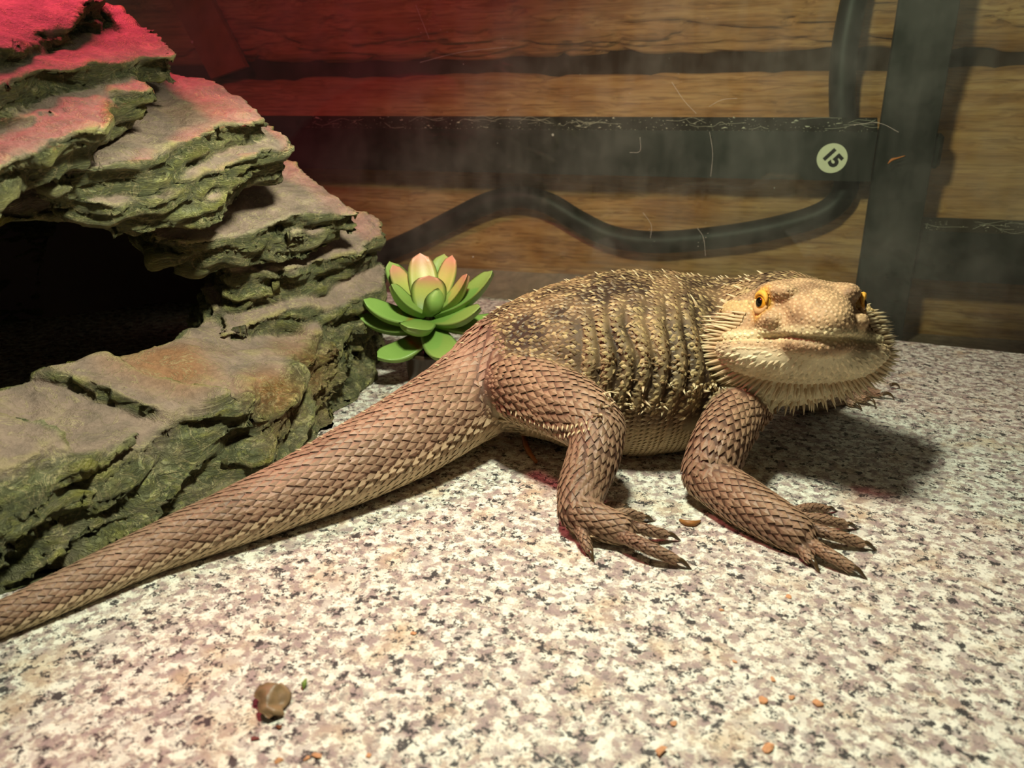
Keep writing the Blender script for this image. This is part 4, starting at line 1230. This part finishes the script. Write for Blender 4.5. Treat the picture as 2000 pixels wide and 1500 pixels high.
    # fringe rows round the beard
    for row, (dz, rs, Lr, cnt) in enumerate(((0.0, 1.0, 1.0, 48), (0.42, 0.93, 0.85, 44), (0.85, 0.86, 0.7, 40), (-0.35, 0.97, 0.6, 40), (1.2, 0.8, 0.55, 36), (0.2, 0.96, 0.85, 46))):
        for k in range(cnt):
            a = math.radians(-12 + 204 * (k + 0.5 * (row % 2) + R_.uniform(-.2, .2)) / cnt)      # 0 = viewer's right, 90 = down
            side = abs(math.cos(a))
            tgt = hp(3.4 * math.cos(a), -1.3 + 0.9 * math.sin(a) * (1 - 0.2 * row) + 0.35 * dz, -1.25 + dz * side * 0.8 - 2.1 * max(math.sin(a), -.3) + dz * (1 - side) * 0.9)
            o_ = ctr + f3 * (0.35 + 0.5 * dz + 0.5 * math.sin(a))
            dr = tgt - o_; ll = np.linalg.norm(dr); dr /= ll
            hit, nr, fi, _ = bvh.ray_cast(Vector(o_ + dr * (ll + 1.6)), Vector(-dr), ll + 1.6)
            if hit is None or lab[Q[fi][0]] not in (3, 4):
                hit, nr, fi, _ = bvh.ray_cast(Vector(o_), Vector(dr), ll + 1.0)
                if hit is None or math.cos(a) > 0.2: continue
                if nr.dot(Vector(dr)) < 0: nr = -nr
            hit, nr = np.array(hit), np.array(nr)
            ln = Lr * (0.55 + 0.55 * side) * R_.uniform(0.8, 1.15)
            dirv = nr * 0.55 - f3 * 0.75 * side + s3 * math.cos(a) * 0.75 + np.array([0, 0, -0.55]) * (1 - side) - f3 * 0.1
            spn.append((hit, dirv, nr, ln, 0.085 if side > .4 else 0.07, cs0, cs1))
    # tufts beside the ear and on the back of the head
    for sg in (-1, 1):
        for (s_, f_, z_, ln) in ((3.0, -2.1, -0.35, .55), (3.1, -2.2, -0.75, .65), (3.2, -2.2, -1.15, .7), (2.9, -1.6, -0.25, .35), (2.7, -2.3, 0.0, .45), (2.4, -2.5, 0.25, .4), (2.0, -2.6, 0.5, .35), (2.75, -1.9, -0.05, .3), (3.1, -1.9, -1.0, .5), (1.5, -2.6, .65, .3), (1.0, -2.7, .75, .28)):
            p = hp(s_ * sg, f_, z_); o_ = hp(0.6 * sg, -1.4, -0.8)
            dr = p - o_; ll = np.linalg.norm(dr); dr /= ll
            hit, nr, fi, _ = bvh.ray_cast(Vector(o_ + dr * (ll + 1.5)), Vector(-dr), ll + 1.5)
            if hit is None: continue
            spn.append((np.array(hit), np.array(nr) + s3 * sg * 0.5 - f3 * 0.5, np.array(nr), ln, 0.075, cs0, cs1))
    # rows along the flank and a few along the back
    def body_spine(px, py, ln, r, dirv, c0=cs0, c1=cs1):
        d = ray(px, py)
        hit, nr, fi, _ = bvh.ray_cast(Vector((0, 0, CAMH)), Vector(d), 60)
        if hit is None: return
        hit, nr = np.array(hit), np.array(nr)
        spn.append((hit, nr * 0.8 + np.array(dirv), nr, ln, r, c0, c1))
    dk = np.array(srgb(110, 84, 56))
    for k in range(46):
        u = R_.random()
        x = 1165 + 260 * u; y = 772 - 18 * u + R_.normal(0, 10) + (26 if x < 1300 else 0) * (R_.random() < .5)
        big = 1.0 if 1195 < x < 1300 else 0.75
        body_spine(x, y, 0.42 * big * R_.uniform(.7, 1.2), 0.075, (R_.uniform(-.5, .3), -.2, R_.uniform(-.3, .4)), cs0)
    for k in range(60):
        x = R_.uniform(1150, 1350); y = R_.uniform(690, 830)
        body_spine(x, y, 0.24 * R_.uniform(.7, 1.2), 0.06, (-.5, -.1, .1), dk, cs0)
    for k in range(34):                                   # under the thigh
        u = k / 33
        x = 1000 + 150 * u; y = 800 + 45 * math.sin(u * 2.2) * .8 + (k % 2) * 14 - 6 * u
        body_spine(x, y, 0.26, 0.055, (0.2, -.3, -.4), cs0)
    for k in range(40):                                   # outer back edge, tail root
        u = k / 39
        P0 = BP[int(u * (len(BP) - 6))]
        hit, nr, fi, _ = bvh.ray_cast(Vector((P0[0] + R_.uniform(-.2, .2), P0[1] + R_.uniform(-1.6, .8), 12)), Vector((0, 0, -1)), 15)
        if hit: spn.append((np.array(hit), np.array(nr) * .8 + np.array([-.7, 0, .1]), np.array(nr), 0.22, 0.06, cs0, cs1))
    TP, TR = tubes[0][0], tubes[0][1]
    for k in range(26):                                   # tail crest and side row
        i = int(np.interp(k, [0, 25], [len(TP) * 0.62, len(TP) - 2]))
        for dvec in ((0.05, 0.45, 1.0), ):
            dv = np.array(dvec); dv /= np.linalg.norm(dv)
            hit, nr, fi, _ = bvh.ray_cast(Vector(TP[i] + dv * 4), Vector(-dv), 5)
            if hit: spn.append((np.array(hit), np.array(nr) * .6 + np.array([-.75, -.35, 0]), np.array(nr), 0.2, 0.055, cs0, cs1))
    view = np.array([s[3] * s[4] for s in spn])
    order = np.argsort(-view)
    JV, JF, JC, nb = [], [], [], 0
    for rank, i in enumerate(order):
        p, d, n, L, r, c0, c1 = spn[i]
        Vv, Ff, cc = spine_mesh(p, d, n, L, r, c0, c1)
        if rank < 280:
            mesh_np('spine', Vv, Ff, M['spine'], col=cc, parent=root, origin=c2w(p) * CM)
        else:
            JV.append(Vv); JF += [[q + nb for q in f] for f in Ff]; JC.append(cc); nb += len(Vv)
    if JV:
        o = mesh_np('small_spines', np.concatenate(JV), JF, M['spine'], col=np.concatenate(JC), parent=root, origin=root_w * CM); o['kind'] = 'stuff'
    # --- claws
    for (a, b, r, cl_) in digits:
        d = b - a; d /= np.linalg.norm(d); d2 = d.copy(); d2[2] = -0.9; d2 /= np.linalg.norm(d2)
        r = r * 0.85
        p0 = b + d * r * 0.2
        zc = max(0.03, b[2])
        pts = [p0, p0 + d * cl_ * 0.45 + np.array([0, 0, 0.06]), p0 + d * cl_ * 0.85 + np.array([0, 0, -0.04])]
        pts.append(p0 + d * cl_ * 1.05); pts[-1][2] = max(0.03, b[2] - 0.28)
        tube(pts, [r * 0.95, r * 0.75, r * 0.42, 0.01], 'claw', M['claw'], 8, 4, parent=root)
    # --- eyes
    for sg, e in zip((-1, 1), EY):
        c = e + s3 * sg * 0.02
        out = s3 * sg * 0.86 + f3 * 0.42 + z3 * 0.08; out /= np.linalg.norm(out)
        u = np.cross([0, 0, 1.0], out); u /= np.linalg.norm(u); w = np.cross(out, u)
        nu, nv = 28, 16
        Vv, cc = [], []
        iris, iris2, pup, wht = np.array(srgb(206, 140, 34)), np.array(srgb(120, 74, 18)), np.array(srgb(10, 8, 6)), np.array(srgb(196, 150, 60))
        rad = 0.325
        for i in range(nv):
            th = math.pi * 0.62 * i / (nv - 1)
            for j in range(nu):
                ph = 2 * math.pi * j / nu
                Vv.append(c + rad * (math.cos(th) * out + math.sin(th) * (math.cos(ph) * u + math.sin(ph) * w)))
                x = th / (math.pi / 2)
                cc.append(pup if x < 0.34 else (iris2 if x < 0.40 else (iris if x < 0.62 else wht * 0.7)))
        Ff = [[i * nu + j, (i + 1) * nu + j, (i + 1) * nu + (j + 1) % nu, i * nu + (j + 1) % nu] for i in range(nv - 1) for j in range(nu)]
        eo = mesh_np('eye', Vv, Ff, M['eye'], col=np.array(cc), parent=root, origin=c2w(c) * CM)
        eo['label'] = 'amber eye with round black pupil'
        # lids: ring folds round the eyeball
        for up_, a0, a1, rr_, rl, col_ in ((1, 10, 170, 0.315, 0.11, srgb(214, 158, 64)), (0, 190, 350, 0.325, 0.13, srgb(182, 140, 92))):
            pts = []
            for q in np.linspace(a0, a1, 9):
                q = math.radians(q)
                pts.append(c + out * (0.17 + 0.05 * up_) + rr_ * (0.95 * math.cos(q) * u + math.sin(q) * w))
            Pp = smooth_path(np.array(pts), 4)
            Rr = rl * np.sin(np.linspace(0.3, math.pi - 0.3, len(Pp)))
            Vv2, Ff2 = sweep(Pp, Rr, 12)
            mesh_np('eyelid', Vv2, Ff2, M['skin'], col=np.tile(np.array(col_), (len(Vv2), 1)), parent=root, origin=c2w(c) * CM)
M['eye'] = mat_attr('eye_gloss', 0.08, 0.6, 900, 0.0, 0.0001, 0.05)
make_dragon()

# ------------------------------------------------------------------ crumbs, flecks, dust
import bmesh
def chip(name, p, size, col, seed, flat=0.45, rough=0.6):
    r = np.random.default_rng(seed)
    bm = bmesh.new()
    for _ in range(16):
        v = r.normal(0, 1, 3); v /= np.linalg.norm(v)
        v = v * np.array(size) * r.uniform(0.75, 1.0); v[2] *= flat
        bm.verts.new(v)
    bmesh.ops.convex_hull(bm, input=bm.verts)
    for v in [v for v in bm.verts if not v.link_faces]: bm.verts.remove(v)
    bm.verts.index_update()
    V = np.array([v.co[:] for v in bm.verts]); F = [[v.index for v in f.verts] for f in bm.faces]; bm.free()
    a = r.uniform(0, 6.28); c, s = math.cos(a), math.sin(a)
    V = np.stack([V[:, 0] * c - V[:, 1] * s, V[:, 0] * s + V[:, 1] * c, V[:, 2]], 1)
    V[:, 2] -= V[:, 2].min() - 0.004
    V += np.array([p[0], p[1], p[2] if len(p) > 2 else 0])
    return mesh_np(name, V, F, col, smooth=False, origin=c2w(np.array([p[0], p[1], 0])) * CM)
m_or = mat_plain('crumb_orange', srgb(204, 148, 108), 0.6, 0.2, 600, 0.25, 0.2)
m_br = mat_plain('crumb_brown', srgb(112, 62, 36), 0.6, 0.2, 600, 0.25, 0.2)
m_pl = mat_plain('pellet_brown', srgb(150, 100, 52), 0.5, 0.3, 400, 0.3, 0.3)
CR = [(808, 1238, .12, 'lone orange crumb on the open tile below the middle of the tail'), (1410, 1193, .1, 'tiny orange crumb on the tile below the claws of the hind foot'),
      (1490, 1370, .17, 'upright orange-pink crumb, leftmost of the row of three in the lower right'), (1545, 1363, .13, 'small pink crumb, middle of the row of three in the lower right'), (1598, 1376, .17, 'pale orange crumb, rightmost of the row of three in the lower right'),
      (1315, 1415, .12, 'small orange crumb just above the largest rounded crumb'), (620, 1478, .15, 'flat tan crumb at the bottom edge below the shed skin, larger of a touching pair'), (600, 1482, .10, 'small tan crumb at the bottom edge, left of a larger flat one'),
      (545, 1488, .13, 'orange crumb at the very bottom edge, straight below the shed skin'), (1510, 1328, .13, 'flat pink crumb above the row of three in the lower right'), (1435, 1293, .08, 'minute orange crumb midway between the front claws and the bottom edge'), (720, 1476, .1, 'small brownish crumb at the bottom edge, farthest right of those below the tail')]
for k, (x, y, s, lb) in enumerate(CR):
    tag(chip('food_crumb', atz(x, y, 0), (s, s * 0.7, s * 0.6), m_or, 100 + k), lb, 'crumb', 'small orange crumbs scattered on the tile')
tag(chip('food_crumb', atz(1540, 1165, 0), (.15, .11, .1), m_or, 131), 'squarish orange crumb just below the toes of the front foot', 'crumb')
tag(chip('food_crumb', atz(1293, 1472, 0), (.19, .15, .14), m_or, 132), 'largest orange crumb, rounded, at the bottom edge of the tile', 'crumb')
tag(chip('food_crumb', atz(1500, 1463, 0), (.20, .12, .10), m_or, 133), 'flat pinkish crumb near the bottom edge, right of the large round crumb', 'crumb')
tag(chip('food_crumb', atz(545, 1422, 0), (.10, .07, .08), m_br, 134), 'small dark brown crumb just below the curled shed skin', 'crumb')
tag(chip('food_crumb', atz(499, 1444, 0), (.13, .09, .07), mat_plain('crumb_red', srgb(120, 60, 56), 0.6, 0.2), 135), 'dull red crumb to the lower left of the shed skin', 'crumb')
tag(tube([atz(1328, 1016, .05), atz(1340, 1021, .09), atz(1355, 1022, .09), atz(1368, 1017, .06)], [.05, .10, .10, .03], 'food_pellet', m_pl, 10, 5), 'curved brown pellet lying on the tile between the near feet', 'pellet')
tag(tube([atz(1022, 846, .10), atz(1026, 866, .10), atz(1034, 884, .10), atz(1047, 902, .10)], [.09, .11, .11, .07], 'mealworm', mat_plain('worm', srgb(176, 108, 58), 0.4, 0.4, 300, 0.2), 10, 6), 'thin orange-brown mealworm in the shade under the lizard\'s belly', 'worm')
tag(tube([atz(598, 1326, .06), atz(594, 1335, .10), atz(592, 1346, .04)], [.02, .07, .015], 'leaf_scrap', mat_plain('leaf_scrap', srgb(120, 140, 66), 0.5, 0.3), 6, 5), 'tiny green leaf scrap on the granite tile', 'leaf scrap')
# curled piece of shed skin
def shed():
    c = atz(530, 1378, 0)
    n, k = 18, 14
    V = []
    for s in (0, 1):
        for i in range(n):
            for j in range(k):
                u, v = i / (n - 1) * 2 - 1, j / (k - 1)
                a = math.pi * (0.08 + 0.74 * v)
                r = (0.36 + 0.07 * math.sin(3 * u)) * math.sqrt(max(0.02, 1 - (u * 0.92) ** 2)) - s * 0.03
                V.append((r * math.cos(a) * 1.15, u * 0.52, r * math.sin(a) * 0.85 + 0.01))
    V = np.array(V)
    V += 0.13 * np.stack([vnoise(V, 2.6, q) for q in (41, 42, 43)], 1) + 0.05 * np.stack([vnoise(V, 7.0, q) for q in (44, 45, 46)], 1)
    ca, sa = math.cos(0.4), math.sin(0.4)
    V = np.stack([V[:, 0] * ca - V[:, 1] * sa, V[:, 0] * sa + V[:, 1] * ca, np.maximum(V[:, 2], 0.01)], 1) + c
    F = []
    for s in range(2):
        for i in range(n - 1):
            for j in range(k - 1):
                q = s * n * k + i * k + j; f = [q, q + k, q + k + 1, q + 1]
                F.append(f if s else f[::-1])
    for i in range(n - 1):
        for j in (0, k - 1): F.append([i * k + j, (i + 1) * k + j, n * k + (i + 1) * k + j, n * k + i * k + j])
    o = mesh_np('shed_skin', V, F, mat_plain('shed_skin', srgb(128, 102, 74), 0.45, 0.35, 260, 0.35, 0.4), smooth=True, origin=c2w(c) * CM)
    tag(o, 'curled brown piece of shed skin on the tile in the foreground', 'shed skin')
shed()
# settled dust and hairs on the rails and the glass
def dust(name, label, specks, hairs):
    r = np.random.default_rng(17)
    V, F = [], []
    for (x, y, z, s) in specks:
        b = len(V)
        for _ in range(5):
            v = r.normal(0, 1, 3); V.append((x + v[0] * s, y + abs(v[1]) * s * -0.3, z + abs(v[2]) * s * 0.5))
        F += [[b, b + 1, b + 2], [b, b + 2, b + 3], [b, b + 3, b + 4], [b, b + 4, b + 1], [b + 1, b + 2, b + 3], [b + 1, b + 3, b + 4]]
    for pts, rad in hairs:
        P = smooth_path(np.array(pts, float), 5)
        v, f = sweep(P, np.full(len(P), rad), 4); b = len(V)
        V += [tuple(q) for q in v]; F += [[i + b for i in q] for q in f]
    o = mesh_np(name, np.array(V), F, M['dust'], smooth=False, heading=False, origin=np.array(V).mean(0) * CM)
    tag(o, label, 'dust', kind='stuff')
r = np.random.default_rng(5)
def on_rail(zt_, zk_, y0, x0, x1, n, nh):
    sp_, ha = [], []
    for _ in range(n):
        t = r.random() * 0.95
        sp_.append((r.uniform(x0, x1), y0 + 1.1 * t, zt_ + (zk_ - zt_) * t * 0.93 + 0.03, r.choice([0.03, 0.04, 0.06, 0.12], p=[.5, .3, .15, .05])))
    for _ in range(nh):
        x = r.uniform(x0, x1); t = r.uniform(0, .8); L = r.uniform(0.8, 2.6)
        ha.append(([(x + L * s, y0 + 1.1 * t - 0.1, zt_ + (zk_ - zt_) * t + 0.05 + r.uniform(-.12, .25)) for s in (0, .33, .66, 1)], 0.008))
    return sp_, ha
s1, h1 = on_rail(zt, zk, Y_RAIL, -32, xr - 0.3, 420, 34)
for i in range(130):
    x = -32 + (xr + 32) * i / 130 + r.uniform(-.1, .1); s1.append((x, Y_RAIL - 0.01, zt + 0.01, 0.03))
dust('rail_dust', 'pale dust specks and hairs settled on the long rail', s1, h1)
s2, h2 = on_rail(z2t, z2k, Y_RAIL + .3, px1 + 0.3, px1 + 16, 160, 14)
dust('rail_dust', 'pale dust settled on the short lower rail', s2, h2)
gh = []; gs = []
for (x, y, n, spread) in ((830, 60, 30, 30), (900, 100, 20, 60), (1270, 460, 12, 12), (1372, 462, 16, 14), (1300, 160, 14, 120), (1000, 130, 12, 60)):
    for _ in range(n):
        q = atY(x + r.normal(0, spread * .35), y + r.normal(0, spread), Y_GLASS - 0.03); gs.append((*q, 0.025))
for pts in (((812, 10), (830, 55), (838, 75)), ((820, 122), (900, 102), (990, 92)), ((1312, 160), (1335, 195), (1360, 222)), ((1385, 208), (1410, 195), (1440, 192)), ((1256, 415), (1272, 440), (1270, 465)), ((1362, 445), (1374, 465), (1378, 500)), ((1386, 258), (1392, 300), (1388, 345)), ((1250, 268), (1250, 295), (1230, 298)), ((1660, 245), (1715, 240), (1755, 258))):
    gh.append(([atY(x, y, Y_GLASS - 0.04) for x, y in pts], 0.007))
dust('glass_dust', 'flecks, hairs and cobweb bits stuck to the inside of the glass', gs, gh)
fl = tube([atY(x, y, Y_GLASS - 0.08) for x, y in ((1734, 320), (1742, 312), (1752, 309), (1768, 304))], [.02, .08, .05, .02], 'dried_scrap', m_pl, 6, 4, heading=False)
tag(fl, 'small dried tan scrap stuck to the glass before the upright post', 'scrap')
